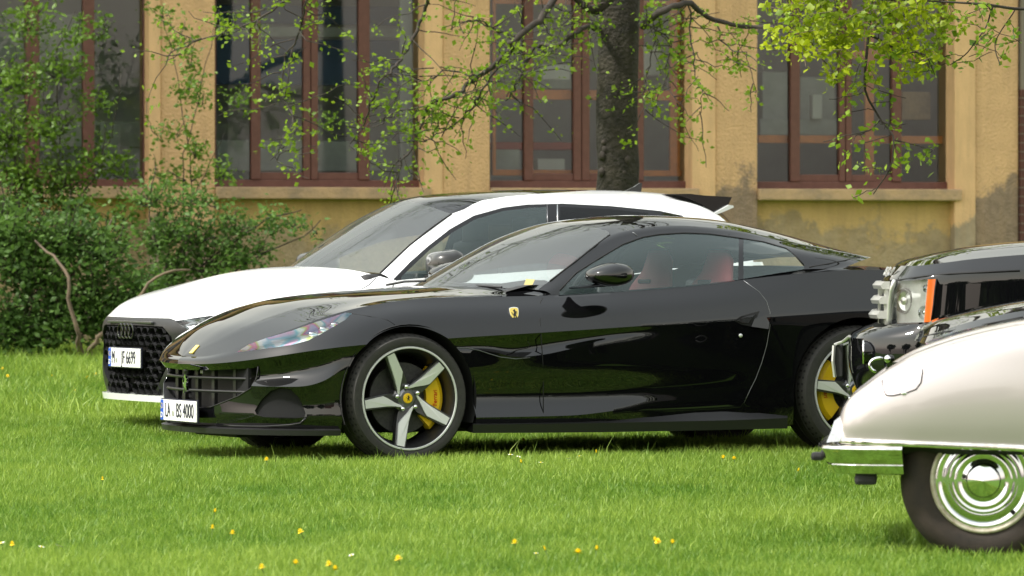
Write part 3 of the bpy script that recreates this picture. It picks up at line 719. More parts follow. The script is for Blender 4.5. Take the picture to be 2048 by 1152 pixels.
# ------------------------------------------------------------------ black sports coupe
FF = Frame(-.933, 27.816, 0., 25.)
def build_coupe():
    root = empty('sports_coupe', (FF.o[0], FF.o[1], FF.o[2]), FF.yaw)
    tag(root, 'glossy black two-door sports coupe with silver five-spoke wheels and yellow brake calipers', 'car')
    A = FF.at
    r0 = [(-1., -.93, 0, .19), (-.9, -.91, -.25, .19), (-.8, -.85, -.47, .19), (-.7, -.74, -.67, .19), (-.55, -.57, -.83, .185), (-.385, -.385, -.905, .18), (0, -.92, .17),
          (.385, -.925, .165), (1.3, -.93, .165), (2.27, -.935, .17), (2.67, -.95, .2), (3.07, -.94, .22), (3.35, 3.33, -.86, .26), (3.5, 3.5, -.6, .28), (3.6, 3.56, 0, .28)]
    r1 = [(-1., -.95, 0, .245), (-.9, -.93, -.25, .245), (-.8, -.872, -.485, .245), (-.7, -.762, -.69, .245), (-.55, -.585, -.85, .242), (-.385, -.385, -.925, .24), (0, -.95, .235),
          (.385, -.958, .235), (.9, -.958, .238), (1.2, -.948, .262), (1.45, -.934, .30), (2.0, -.938, .30), (2.27, -.948, .30), (2.67, -.96, .30), (3.07, -.955, .30), (3.36, 3.36, -.88, .32), (3.5, 3.53, -.62, .34), (3.6, 3.6, 0, .34)]
    r2 = [(-1., -.95, 0, .33), (-.9, -.93, -.25, .33), (-.8, -.868, -.485, .33), (-.7, -.758, -.69, .33), (-.55, -.58, -.845, .33), (-.385, -.385, -.918, .33), (0, -.93, .34),
          (.385, -.908, .34), (.9, -.905, .34), (1.2, -.912, .345), (1.45, -.926, .35), (2.0, -.935, .37), (2.27, -.95, .38), (2.67, -.965, .38), (3.07, -.958, .38), (3.36, 3.37, -.88, .40), (3.5, 3.54, -.62, .42), (3.6, 3.62, 0, .42)]
    r2b = [(-1., -.945, 0, .38), (-.9, -.925, -.25, .38), (-.8, -.866, -.49, .38), (-.7, -.76, -.70, .375), (-.55, -.588, -.858, .37), (-.385, -.385, -.925, .42), (0, -.94, .46),
           (.385, -.932, .46), (.9, -.934, .46), (1.3, -.936, .47), (2.0, -.938, .50), (2.27, -.954, .52), (2.67, -.969, .52), (3.07, -.96, .52), (3.36, 3.37, -.885, .52), (3.5, 3.55, -.64, .54), (3.6, 3.63, 0, .54)]
    r3 = [(-1., -.935, 0, .42), (-.9, -.92, -.25, .42), (-.8, -.866, -.49, .41), (-.7, -.765, -.705, .405), (-.55, -.60, -.872, .405), (-.45, -.45, -.925, .45), (-.385, -.385, -.930, .50), (0, -.945, .56),
          (.385, -.940, .590), (.5, -.942, .575), (.6, -.943, .550), (.77, -.943, .562), (.9, -.943, .585), (1.27, -.942, .652), (1.5, -.942, .66), (1.92, -.944, .68), (2.3, -.957, .68), (2.67, -.969, .68), (3.07, -.96, .68), (3.36, 3.37, -.89, .68), (3.5, 3.55, -.65, .68), (3.6, 3.63, 0, .68)]
    r4 = [(-1., -.93, 0, .46), (-.9, -.915, -.25, .46), (-.8, -.855, -.475, .455), (-.7, -.735, -.672, .455), (-.55, -.575, -.818, .49), (-.45, -.45, -.89, .53), (-.385, -.385, -.922, .56), (0, -.94, .60),
          (.385, -.930, .602), (.5, -.920, .595), (.6, -.912, .580), (.77, -.912, .610), (.9, -.916, .630), (1.27, -.934, .672), (1.5, -.944, .69), (1.92, -.947, .715), (2.3, -.957, .72), (2.67, -.968, .73), (3.07, -.96, .73), (3.36, 3.37, -.89, .73), (3.5, 3.55, -.65, .73), (3.6, 3.63, 0, .73)]
    r5 = [(-1., -.985, 0, .512), (-.9, -.965, -.25, .514), (-.8, -.902, -.48, .525), (-.7, -.782, -.70, .55), (-.55, -.595, -.862, .585), (-.385, -.385, -.937, .612), (0, -.958, .64),
          (.28, -.956, .656), (.77, -.95, .680), (1.27, -.947, .707), (1.92, -.948, .743), (2.3, -.955, .765), (2.67, -.965, .785), (3.07, -.955, .785), (3.36, 3.36, -.89, .78), (3.5, 3.53, -.65, .78), (3.6, 3.6, 0, .78)]
    r6 = [(-1., -.982, 0, .532), (-.9, -.958, -.25, .534), (-.8, -.888, -.47, .555), (-.7, -.762, -.668, .598), (-.55, -.585, -.805, .645), (-.385, -.385, -.872, .69), (-.2, -.892, .737), (0, -.900, .768),
          (.385, -.900, .778), (.77, -.902, .785), (1.27, -.907, .805), (1.92, -.908, .85), (2.3, -.913, .885), (2.67, -.918, .90), (3.07, -.91, .90), (3.35, 3.35, -.86, .90), (3.5, 3.5, -.6, .9), (3.6, 3.58, 0, .9)]
    r7 = [(-1., -.955, 0, .550), (-.9, -.93, -.25, .553), (-.8, -.862, -.44, .585), (-.7, -.735, -.595, .645), (-.55, -.575, -.69, .705), (-.385, -.385, -.755, .772), (-.2, -.78, .818), (0, -.79, .848),
          (.2, -.795, .864), (.385, -.80, .868), (.6, -.803, .870), (.93, -.812, .876), (1.3, -.835, .893), (1.6, -.84, .912), (1.85, -.845, .935), (2.0, -.85, .955), (2.3, -.865, .985), (2.5, -.875, 1.0), (2.67, -.878, 1.01), (2.9, -.87, 1.01),
          (3.1, -.85, 1.0), (3.33, 3.33, -.76, .985), (3.46, 3.46, -.5, .98), (3.6, 3.52, 0, .98)]
    r8 = [(-1, -.95, 0, .55), (.93, .93, -.78, .88), (1.3, 1.3, -.79, .90), (1.85, 1.85, -.80, .94), (2.3, 2.3, -.81, .995), (2.6, 2.6, -.78, 1.02), (3.6, 3.5, 0, .98)]
    def nose(r):
        return [(p[0], (-.385 + (p[1] + .385) * .915 if p[1] < -.385 else p[1]), p[2], p[3]) if len(p) == 4 else p for p in r]
    r0, r1, r2, r2b, r3, r4, r5, r6, r7 = map(nose, (r0, r1, r2, r2b, r3, r4, r5, r6, r7))
    R = [r0, r1, r2, r2b, r3, r4, r5, r6, r7]
    U = np.unique(np.round(np.concatenate([np.linspace(-1, -.385, 46), np.linspace(-.385, .385, 44), np.linspace(.385, 2.27, 90), np.linspace(2.27, 3.6, 70)]), 5))
    S = rows_eval(R, U, 3.0)
    G = cross_interp(S, [3, 4, 5, 6, 4, 4, 6, 6], crease=(1, 4, 6))
    sh = Shell(FF); sh.add(G, 1)
    # shelf between shoulder and side glass
    Us = U[(U >= .90) & (U <= 2.75)]
    S8 = rows_eval([r7, r8], Us, 3.0); sh.add(cross_interp(S8, 3), 1)
    # bonnet
    lab = [-1., -.9, -.8, -.7, -.55, -.385, -.2, 0, .2, .385, .6, .93]
    def hr(X, Y, Z): return nose([(l, x, y, z) for l, x, y, z in zip(lab, X, Y, Z)])
    h1 = hr([-.957, -.925, -.858, -.742, -.58, -.39, -.21, -.02, .17, .34, .53, .80], [0, -.17, -.34, -.47, -.565, -.625, -.655, -.67, -.68, -.685, -.70, -.745], [.551, .572, .608, .668, .728, .786, .824, .848, .862, .870, .880, .897])
    h2 = hr([-.957, -.922, -.862, -.755, -.585, -.40, -.22, -.04, .14, .29, .45, .65], [0, -.11, -.23, -.33, -.40, -.45, -.475, -.485, -.49, -.49, -.495, -.52], [.551, .583, .625, .690, .758, .812, .846, .866, .880, .889, .900, .917])
    h3 = hr([-.957, -.921, -.868, -.77, -.59, -.41, -.24, -.06, .10, .23, .37, .54], [0, -.06, -.12, -.17, -.20, -.22, -.235, -.24, -.24, -.24, -.24, -.25], [.551, .587, .63, .698, .77, .830, .862, .882, .895, .903, .912, .923])
    h4 = hr([-.957, -.92, -.87, -.775, -.60, -.42, -.25, -.08, .08, .20, .33, .50], [0] * 12, [.551, .587, .63, .699, .772, .832, .865, .884, .897, .905, .913, .925])
    Uh = U[U <= .93]
    Uh = np.append(Uh[Uh < .93], .93)
    H = rows_eval([r7, h1, h2, h3, h4], Uh, 3.0); H[0] = rows_eval([r7], Uh, 3.0)[0]
    # keep the shared edge identical to the flank
    full = rows_eval(R, Uh, 3.0)[-1]; H[0] = full
    sh.add(cross_interp(H, [5, 4, 4, 4], crease=(2,)), 2)
    # tail deck
    Ud = U[U >= 2.4]
    d1 = [(-1, 0, -.55, 1.0), (2.4, 2.4, -.60, 1.025), (2.9, 2.9, -.56, 1.03), (3.2, 3.2, -.5, 1.01), (3.35, 3.35, -.38, .995), (3.5, 3.47, -.2, .985), (3.6, 3.52, 0, .98)]
    d2 = [(-1, 0, 0, 1.0), (2.4, 2.5, 0, 1.03), (3.0, 3.1, 0, 1.02), (3.35, 3.38, 0, 1.0), (3.6, 3.52, 0, .98)]
    D = rows_eval([d1, d2], Ud, 0); full = rows_eval(R, Ud, 3.0)[-1]
    sh.add(cross_interp(np.array([full, D[0], D[1]]), 4), 3)
    sh.weld()
    # wheel openings
    def arch(cx, cz, r):
        return [(cx - r * .985, -.2)] + [(cx - r * math.cos(t), cz + r * math.sin(t)) for t in np.linspace(-.1, math.pi + .1, 40)] + [(cx + r * .985, -.2)]
    sh.cut_xz(arch(0, .34, .378), 99, parts=(1,)); sh.cut_xz(arch(2.67, .3535, .398), 99, parts=(1,)); sh.kill(99)
    # headlamp, mouth, side intake, door
    lamp = [(472.8, 704.5), (499, 688), (532.6, 676), (582, 662), (632, 644), (692, 625), (704, 627), (690, 640), (666, 654), (640, 669), (616, 681), (582, 690), (532.6, 697), (500, 701)]
    sh.cut_px(lamp, 10, parts=(1, 2))
    mouth = [(300, 739), (360, 740), (430, 740), (500, 737), (515, 733), (514, 745), (511, 758), (500, 776), (476, 791), (450, 802), (422, 813), (380, 817), (300, 818)]
    sh.cut_px(mouth, 11, parts=(1,))
    intake = [(509.5, 821), (521, 801.6), (540.7, 782), (560, 775), (580, 778), (597, 794), (605, 810), (611, 826), (609, 834), (593, 836.7), (560, 836), (527, 834), (513, 829)]
    sh.cut_px(intake, 12, parts=(1,))
    door = [(1119, 590), (1092, 590), (1080, 604), (1079, 640), (1081, 668), (1085, 720), (1086, 770), (1086, 860), (1450, 860), (1485, 815), (1500, 780), (1512, 757), (1524, 725), (1534, 690), (1540, 655), (1540.5, 625), (1533, 602), (1518, 583), (1488, 561), (1480, 554), (1440, 545), (1119, 560)]
    sh.cut_px(door, 13, parts=(1,))
    bp = M['black_paint']
    # bumper / fender split below the lamp
    bump = [(300, 741), (440, 731), (533, 718), (632, 705), (728, 694), (735, 900), (300, 900)]
    sh.cut_px(bump, 14, parts=(1,))
    V, F = sh.mesh((2,)); side_pair('hood', V, F, bp, root, fuse=True, angle=50)
    V, F = sh.mesh((3,)); side_pair('tail_deck', V, F, bp, root, fuse=True)
    V, F = sh.mesh((14,)); bo = side_pair('front_bumper', V, F, bp, root, fuse=True, angle=38)[0]
    V, F = sh.mesh((13,)); doors = side_pair('door', V, F, bp, root, angle=38)
    # the rest of the flank: in front of and behind the door
    fsel = [f for f in sh.bm.faces if f[sh.lay] == 1]
    for f in fsel:
        c = f.calc_center_median(); f[sh.lay] = 15 if c.x < 1.2 else 16
    V, F = sh.mesh((15,)); side_pair('front_fender', V, F, bp, root, angle=38)
    V, F = sh.mesh((16,)); side_pair('rear_fender', V, F, bp, root, fuse=True, angle=38)
    # headlamps: bucket, reflectors, cover
    V, F = sh.mesh((10,)); VR, FR = recess(V, F, (.05, .035, -.03))
    for sgn, q in ((1, 0), (-1, 1)):
        V2 = [(x, sgn * y, z) for x, y, z in VR]
        hl = obj('headlight', V2, FR, M['lamp_plastic'], root, True, 40)
        obj('lamp_cover', [(x, sgn * y, z) for x, y, z in V], F, M['glass_clear'], hl, True, 40)
        for px, py in ((668, 646), (646, 655), (625, 665)):
            p = A(px, py, -.80 if px > 640 else -.77)
            MB().sphere((p[0] + .01, sgn * (p[1] + .01), p[2] - .008), (.03, .02, .014), 10, 6).build('lamp_module', M['reflector'], hl, True)
        rim = [A(px, py, yy) for px, py, yy in ((474, 704, -.62), (532, 696, -.74), (582, 689.5, -.80), (616, 680, -.835), (640, 668, -.85), (666, 653, -.86), (701, 629, -.85))]
    # mouth: dark back wall, dividers, bars, emblem
    V, F = sh.mesh((11,)); VR, FR = recess(V, F, (.16, 0, -.0)); g = side_pair('grille', VR, FR, M['grille_dark'], root, fuse=True)[0]
    for z in (.442, .372):
        pts = []
        for y in np.linspace(-.60, .60, 33):
            x = np.interp(abs(y), [0, .25, .48, .60], [-.885, -.868, -.815, -.765]) ; pts.append((x + .01, y, z))
        mb = MB(); mb.tube(pts, .0085, 6); mb.build('grille_bar', M['black_satin'], g, True)
    for y in (-.42, -.22, -.02, .2, .4):
        x = np.interp(abs(y), [0, .25, .48, .60], [-.885, -.868, -.815, -.765])
        MB().box(x + .05, x + .07, y - .02, y + .02, .28, .50).build('grille_divider', M['black_satin'], g)
    MB().bbox(-.775, -.755, -.60, -.44, .31, .50, .004).build('grille_blank', M['mesh_dark'], g)
    emblem('grille_emblem', M['chrome'], g, lambda p, h: (-.895 + h, .0 - p[0], .405 + p[1]), .052, 0, .012)
    MB().sphere((-.88, .0, .475), (.02, .026, .02)).build('parking_camera', M['black_satin'], g, True)
    MB().bbox(-.872, -.862, -.20, -.165, .462, .482, .003).build('sensor_badge', M['alloy_mid'], g)
    # rim line under the mouth
    def onbody(px, py):
        """nearest skin point that shows at that place in the photo"""
        c = FF.cam(); d = (Vector(A(px, py, 0.)) - c)
        h = BV.ray_cast(c, d.normalized()); return h[0]
    from mathutils.bvhtree import BVHTree
    BV = BVHTree.FromBMesh(sh.bm)
    def line(pxs, out=.002):
        r = []
        for p in pxs:
            h = onbody(*p)
            if h is not None: r.append((h.x, h.y - out, h.z))
        return r
    mr = line([(516, 733), (513, 758), (501, 777), (477, 792), (450, 803), (423, 814), (390, 818)])
    if len(mr) > 3: tube_on('grille_rim', mr, .0045, M['black_gloss'], g)
    V, F = sh.mesh((12,)); VR, FR = recess(V, F, (.012, .008, 0)); side_pair('side_intake', VR, FR, M['mesh_dark'], root, angle=30)
    # panel gaps
    dl = line([(1110, 583), (1091, 588), (1080.5, 604), (1079.5, 640), (1081.5, 668), (1085.5, 722), (1086.5, 770), (1086.5, 838)], .001)
    tube_on('panel_gap', dl, .0028, M['gap'], root)
    dl = line([(1487, 561), (1518, 583.5), (1533, 602.5), (1540, 625), (1539.5, 655), (1533.5, 690), (1523.5, 725), (1511.5, 757), (1500, 780), (1488, 806)], .001)
    tube_on('panel_gap', dl, .0019, M['gap_light'], root)
    vl = line([(914, 695), (935, 696), (959, 701), (980, 708), (1000, 714), (1032, 718), (1060, 715)], .001)
    tube_on('vent_edge', vl, .0026, M['gap_light'], root)
    vl = line([(1012, 709), (1035, 700), (1055, 696), (1060, 690), (1055, 683)], .0005)
    tube_on('panel_gap', vl, .002, M['gap'], root)
    hl_ = line([(704, 627), (740, 633), (775, 640), (790, 650)], .0005)
    tube_on('panel_gap', hl_, .0018, M['gap'], root)
    # door handle: scooped pocket with a blade
    hp = line([(1470, 641), (1485, 633), (1517, 624), (1509, 640), (1500, 650)])
    hc = onbody(1493, 637)
    def quadpatch(name, pxs, out, m, parent, th=.004):
        P = line(pxs, out); n = len(P)
        V = P + [(x, y + th, z) for x, y, z in P]; F = [list(range(n)), list(range(n, 2 * n))[::-1]] + [[i, n + i, n + (i + 1) % n, (i + 1) % n] for i in range(n)]
        return side_pair(name, V, F, m, parent, smooth=False)
    quadpatch('handle_pocket', [(1468, 641), (1482, 632), (1519, 622), (1513, 636), (1507, 646), (1500, 652), (1482, 649)], .0026, M['gap'], root)
    hs = [onbody(*p) for p in ((1500, 653), (1507, 640), (1519, 622), (1530, 630), (1537, 645), (1534, 658))]
    ho = (.016, .006, .001, .002, .010, .017); V = [(h.x, h.y - o, h.z) for h, o in zip(hs, ho)] + [(h.x, h.y + .004, h.z) for h in hs]
    side_pair('handle_scoop', V, [[0, 1, 2, 3, 4, 5]] + [[i, 6 + i, 6 + (i + 1) % 6, (i + 1) % 6] for i in range(6)], M['black_paint'], root, smooth=False)
    quadpatch('door_handle', [(1472, 641), (1483, 635.5), (1510, 628), (1504, 634), (1496, 646), (1482, 645.5)], .007, M['black_gloss'], root)
    k = onbody(1481, 671); MB().lathe([(.0001, -.006), (.010, -.005), (.011, 0)], 14, 'Y').build('door_lock', M['alloy'], root, True).location = (k.x, k.y, k.z)
    # shield on the fender
    SH = [(-.5, .62), (-.3, .70), (0, .74), (.3, .72), (.5, .64), (.52, .30), (.46, -.10), (.32, -.48), (.0, -.86), (-.32, -.42), (-.47, -.04), (-.52, .32)]
    k = onbody(1028, 628); kn = .30
    def onshield(s):
        return lambda p, h: (k.x + p[0], k.y - h + p[1] * .26, k.z + p[1] * .97)
    sb = emblem('shield_badge', M['chrome'], root, onshield(1), .052, -.004, .004, SH)
    emblem('shield_face', M['yellow_badge'], sb, onshield(1), .047, .0035, .006, SH)
    emblem('shield_horse', M['emblem_black'], sb, onshield(1), .027, .0055, .0075)
    sb2 = MB().prism([(p[0] * .047, p[1] * .047) for p in SH], -.004, .005, lambda p, h: (k.x + p[0], -k.y + h - p[1] * .26, k.z + p[1] * .97)).build('shield_badge', M['yellow_badge'], root)
    nb = onbody(389, 699)
    if nb is not None:
        n2 = MB().prism([(-.022, -.03), (.022, -.03), (.022, .03), (-.022, .03)], -.002, .004, lambda p, h: (nb.x - h * .7 + p[1] * .7, nb.y + p[0], nb.z + h * .7 + p[1] * .7)).build('nose_badge', M['yellow_badge'], root)
    # ------------------------------------------------ cabin top
    gl = Shell(FF)
    belt = [(.90, -.805, .868), (1.05, -.812, .880), (1.25, -.818, .890), (1.45, -.822, .902), (1.75, -.826, .925), (2.1, -.832, .972), (2.3, -.832, 1.0), (2.45, -.825, 1.015), (2.65, -.80, 1.015)]
    mid = [(.87, -.785, .895), (1.04, -.782, .955), (1.24, -.762, 1.02), (1.45, -.745, 1.065), (1.75, -.738, 1.09), (2.1, -.742, 1.11), (2.32, -.745, 1.105), (2.53, -.745, 1.085), (2.80, -.70, 1.05)]
    rail = [(.83, -.752, .905), (1.02, -.715, 1.028), (1.22, -.655, 1.142), (1.45, -.600, 1.218), (1.75, -.585, 1.246), (2.1, -.590, 1.222), (2.35, -.595, 1.178), (2.62, -.60, 1.132), (2.97, -.55, 1.078)]
    q1 = [(.69, -.52, .916), (.93, -.50, 1.060), (1.15, -.47, 1.178), (1.41, -.44, 1.256), (1.75, -.43, 1.289), (2.1, -.43, 1.270), (2.37, -.44, 1.222), (2.68, -.45, 1.152), (3.02, -.42, 1.080)]
    q2 = [(.55, -.25, .923), (.84, -.25, 1.078), (1.10, -.24, 1.198), (1.37, -.22, 1.275), (1.75, -.22, 1.307), (2.1, -.22, 1.293), (2.39, -.22, 1.250), (2.74, -.22, 1.170), (3.06, -.2, 1.080)]
    ctr = [(.50, 0, .925), (.80, 0, 1.083), (1.08, 0, 1.204), (1.35, 0, 1.281), (1.75, 0, 1.312), (2.1, 0, 1.300), (2.4, 0, 1.258), (2.77, 0, 1.178), (3.09, 0, 1.080)]
    lb = [0, 1, 2, 3, 4, 5, 6, 7, 8]
    rows = [[(l,) + p for l, p in zip(lb, r)] for r in (belt, mid, rail, q1, q2, ctr)]
    # densify through cubic interpolation on labels
    Ug = np.linspace(0, 8, 150)
    Sg = rows_eval(rows, Ug, 9.0)
    gl.add(cross_interp(Sg, [9, 9, 6, 6, 6], crease=(2,)), 1)
    gl.weld()
    screen = [(1077, 579), (1100, 561), (1150, 522.5), (1190, 491), (1219, 470), (1217, 463), (1195, 456), (1150, 448), (1110, 440), (800, 430), (700, 600), (1000, 640)]
    gl.cut_px(screen, 2, parts=(1,))
    win = [(1119, 583), (1152, 546), (1202, 514.5), (1245, 489), (1285, 474.5), (1318, 469), (1368, 466), (1418, 468), (1478, 476), (1475, 600), (1119, 600)]
    gl.cut_px(win, 3, parts=(1,))
    qw = [(1487, 478), (1527, 484), (1572, 497), (1592, 513), (1608, 532), (1600, 620), (1487, 620)]
    gl.cut_px(qw, 4, parts=(1,))
    back = [(2.44, 1.26), (2.50, 1.22), (3.2, 1.0), (3.2, 1.4)]
    for f in gl.bm.faces:
        c = f.calc_center_median()
        if f[gl.lay] == 1 and abs(c.y) < .36 and c.x > 2.52 and c.x < 3.02: f[gl.lay] = 5
    V, F = gl.mesh((1,)); side_pair('roof', V, F, bp, root, fuse=True, angle=50)
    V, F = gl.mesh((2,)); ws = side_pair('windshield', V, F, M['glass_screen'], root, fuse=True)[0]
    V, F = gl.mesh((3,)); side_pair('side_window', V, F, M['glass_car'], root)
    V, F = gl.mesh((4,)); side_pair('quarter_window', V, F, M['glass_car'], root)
    V, F = gl.mesh((5,)); side_pair('rear_window', V, F, M['glass_dark'], root, fuse=True)
    BV2 = BVHTree.FromBMesh(gl.bm)
    def gline(pxs, out=.002):
        c = FF.cam(); r = []
        for p in pxs:
            h = BV2.ray_cast(c, (Vector(A(p[0], p[1], 0.)) - c).normalized())[0]
            if h is not None: r.append((h.x, h.y - out, h.z))
        return r
    tube_on('window_seal', gline([(1120, 580), (1152, 546), (1202, 514.5), (1245, 489), (1285, 474.5), (1318, 469), (1368, 466), (1418, 468), (1480, 476.5), (1527, 484), (1572, 497), (1592, 513), (1608, 531)]), .0045, M['gap'], root)
    tube_on('panel_gap', gline([(1619, 534), (1657, 527.5), (1690, 521), (1720, 514.5)], .001), .004, M['gap'], root)
    tube_on('panel_gap', gline([(1274, 472), (1268, 466), (1252, 460)], .001), .003, M['gap_light'], root)
    tube_on('panel_gap', gline([(1458, 470), (1456, 455)], .001), .002, M['gap'], root)
    tube_on('screen_seal', gline([(1077, 580), (1100, 562), (1150, 523.5), (1190, 492), (1219, 470)], .001), .006, M['gap'], root)
    # B pillar strip
    P = [A(1482, 477, -.60), A(1482, 560, -.83)]
    # sticker low on the screen
    st = gline([(1049, 571), (1065, 573), (1072, 559), (1054, 557.5)], -.012)
    if len(st) == 4:
        s1 = obj('screen_sticker', st, [(0, 1, 2, 3)], M['yellow_badge'], ws)
    # wipers
    MB().tube([(.58, -.05, .945), (.62, -.30, .93), (.68, -.62, .918)], .007, 5).build('wiper', M['black_satin'], root)
    MB().tube([(.52, .55, .925), (.52, .30, .945), (.50, -.02, .95)], .007, 5).build('wiper', M['black_satin'], root)
    # ------------------------------------------------ wing mirrors
    for sg in (1, -1):
        c = A(1219, 550, -1.02)
        n, m_ = 28, 16; v = []; f = []
        for i in range(m_ + 1):
            t = math.pi * i / m_
            for k2 in range(n):
                q = 2 * math.pi * k2 / n
                x = math.cos(t); rr = max(math.sin(t), 0) ** .75
                yy = math.copysign(abs(math.cos(q)) ** .8, math.cos(q)); zz = math.copysign(abs(math.sin(q)) ** .85, math.sin(q))
                taper = .62 + .38 * (1 - (x + .1) ** 2) if x < -.1 else 1.
                v.append((c[0] - x * .128, sg * (c[1] + rr * yy * .118), c[2] + rr * zz * (.066 if zz > 0 else .062) * (1 - .30 * max(x, 0)) - .004 * x))
        f = grid_faces(m_ + 1, n) + [(i * n + n - 1, i * n, (i + 1) * n, (i + 1) * n + n - 1) for i in range(m_)]
        mo = obj('wing_mirror', v, f, M['black_paint'], root, True)
        a = A(1139, 576, -.845); b = A(1178, 572, -.95); d = A(1228, 567, -.99)
        mb = MB()
        for (p, w0, h0), (q_, w1, h1) in (((a, .035, .006), (b, .05, .010)), ((b, .05, .010), (d, .045, .014))):
            vv = []
            for (pt, w, h) in ((p, w0, h0), (q_, w1, h1)):
                for dx, dz in ((-w, 0), (0, h), (w, 0), (0, -h)): vv.append((pt[0] + dx * .6, sg * (pt[1] + dx), pt[2] + dz))
            mb.add(vv, [(0, 1, 5, 4), (1, 2, 6, 5), (2, 3, 7, 6), (3, 0, 4, 7), (0, 3, 2, 1), (4, 5, 6, 7)])
        mb.build('mirror_arm', M['black_gloss'], mo)
    # ------------------------------------------------ lower trim
    # splitter
    Un = U[(U <= -.385)]
    e = rows_eval([r0], Un, 3.)[0]
    t = np.gradient(e, axis=0); nrm = np.stack([t[:, 1], -t[:, 0], 0 * t[:, 0]], 1); nrm /= np.linalg.norm(nrm, axis=1, keepdims=True) + 1e-9
    if nrm[-1][1] > 0: nrm = -nrm
    o1 = e + nrm * .035; o1[:, 2] = .178; o2 = e + nrm * .03; o2[:, 2] = .150; i1 = e - nrm * .06; i1[:, 2] = .20; i2 = e - nrm * .10; i2[:, 2] = .148
    Gs = np.array([i1, o1, o2, i2]); V = Gs.reshape(-1, 3).tolist(); F = grid_faces(4, len(e))
    side_pair('splitter', V, F, M['black_satin'], root, fuse=True, angle=30)
    # bright lower blade in the bumper corner
    bl = line([(433, 849.5), (470, 852), (530, 853), (580, 850), (601, 846.5), (611, 836)], .006)
    tube_on('bumper_blade', bl, [.008] * len(bl), M['black_gloss'], root)
    quadpatch('blade_corner', [(432, 846), (439, 825), (470, 827), (508, 832), (480, 840), (455, 847)], .012, M['black_gloss'], root, .02)
    # sill blade
    top = [(946, 846), (1080, 844), (1200, 841), (1290, 833), (1390, 822), (1440, 819.5), (1500, 823), (1575, 830)]
    edge = [(946, 849), (1080, 848), (1200, 846), (1290, 844), (1390, 842), (1440, 841), (1500, 839), (1575, 836)]
    bot = [(946, 866), (1080, 865.5), (1200, 864.5), (1290, 863), (1390, 861), (1440, 860), (1500, 858.5), (1575, 857)]
    V = [A(x, y, -.925) for x, y in top] + [A(x, y, -.978) for x, y in edge] + [A(x, y, -.97) for x, y in bot] + [(A(x, y, -.90)[0], -.80, .16) for x, y in bot]
    F = grid_faces(4, 8) + [(0, 8, 16, 24), (7, 31, 23, 15)]
    side_pair('sill', V, F, M['black_satin'], root, smooth=True, angle=25)
    ub = MB(); ub.bbox(-.70, 3.35, -.60, .60, .15, .34, .02); ub.bbox(.40, 2.24, -.86, .86, .17, .24, .01)
    ub.build('underbody', M['black_matte'], root)
    MB().bbox(-.72, -.62, -.30, .30, .125, .16, .01).build('air_dam', M['black_matte'], root)
    # arch liners
    for cx, cz, r in ((0, .34, .388), (2.67, .3535, .408)):
        for sg in (-1, 1):
            li = MB(); li.lathe([(r, sg * .935), (r, sg * .60), (.05, sg * .60)], 28, 'Y', (cx, 0, cz), -.35, math.pi + .35)
            li.build('wheel_well', M['black_matte'], root, True, 40)
    # ------------------------------------------------ cabin inside
    MB().bbox(.45, 2.75, -.78, .78, .22, .62, .03).build('cabin_floor', M['cabin_dark'], root)
    ds = MB(); v = []
    for y in np.linspace(-.72, .72, 13):
        k2 = 1 - (abs(y) / .72) ** 4 * .4
        for x, z in ((.62, .80), (.66, .895), (.80, .93 + .0 * k2), (1.00, .955 if abs(y + .36) < .2 else .935), (1.10, .92), (1.12, .70)): v.append((x, y, z))
    ds.add(v, grid_faces(13, 6)); ds.build('dashboard', M['cabin_dark'], root, True)
    sw = MB(); pts = [(1.28 + .06 * math.sin(t), -.37 + .18 * math.cos(t), .84 + .17 * math.sin(t)) for t in np.linspace(0, 2 * math.pi, 25)]
    sw.tube(pts, .014, 6, False); sw.tube([(1.28, -.54, .84), (1.25, -.37, .83), (1.28, -.20, .84)], .014, 6); sw.build('steering_wheel', M['leather_dark'], root, True)
    def seat(y, x, m, m2, z1):
        so = MB()
        prof = [(-.05, .40), (.10, .72), (.20, .92), (.235, 1.0), (.25, 1.06), (.245, z1 - .005)]
        V = []
        wid = [.235, .25, .225, .15, .125, .09]
        n = 12
        for (px_, pz), w in zip(prof, wid):
            for k2 in range(n):
                q = 2 * math.pi * k2 / n
                V.append((x + px_ - .19 + .055 * math.sin(q) * (1 if w > .1 else .7), y + w * math.copysign(abs(math.cos(q)) ** .7, math.cos(q)), pz))
        F = [(i * n + k2, i * n + (k2 + 1) % n, (i + 1) * n + (k2 + 1) % n, (i + 1) * n + k2) for i in range(len(prof) - 1) for k2 in range(n)]
        F += [tuple((len(prof) - 1) * n + k2 for k2 in range(n))]
        so = obj('seat', V, F, m, root, True, 60)
        MB().bbox(x - .55, x - .10, y - .25, y + .25, .36, .52, .05).build('seat_cushion', m, so, True)
        MB().bbox(x - .045, x - .015, y - .07, y + .07, .93, .955, .008).build('harness_slot', m2, so)
    seat(-.37, 2.06, M['leather_red'], M['leather_dark'], 1.12); seat(.37, 2.06, M['leather_red'], M['leather_dark'], 1.12)
    rs = MB(); rs.bbox(2.38, 2.55, -.60, .60, .60, .96, .05); rs.build('rear_seat', M['leather_dark'], root, True)
    # ------------------------------------------------ plate
    plate(root, (-.935, -.02, .262), math.radians(-90), 0, 'LA', 'BS 4000')
    MB().bbox(-.93, -.88, -.15, .15, .22, .30, .01).build('plate_bracket', M['black_satin'], root)
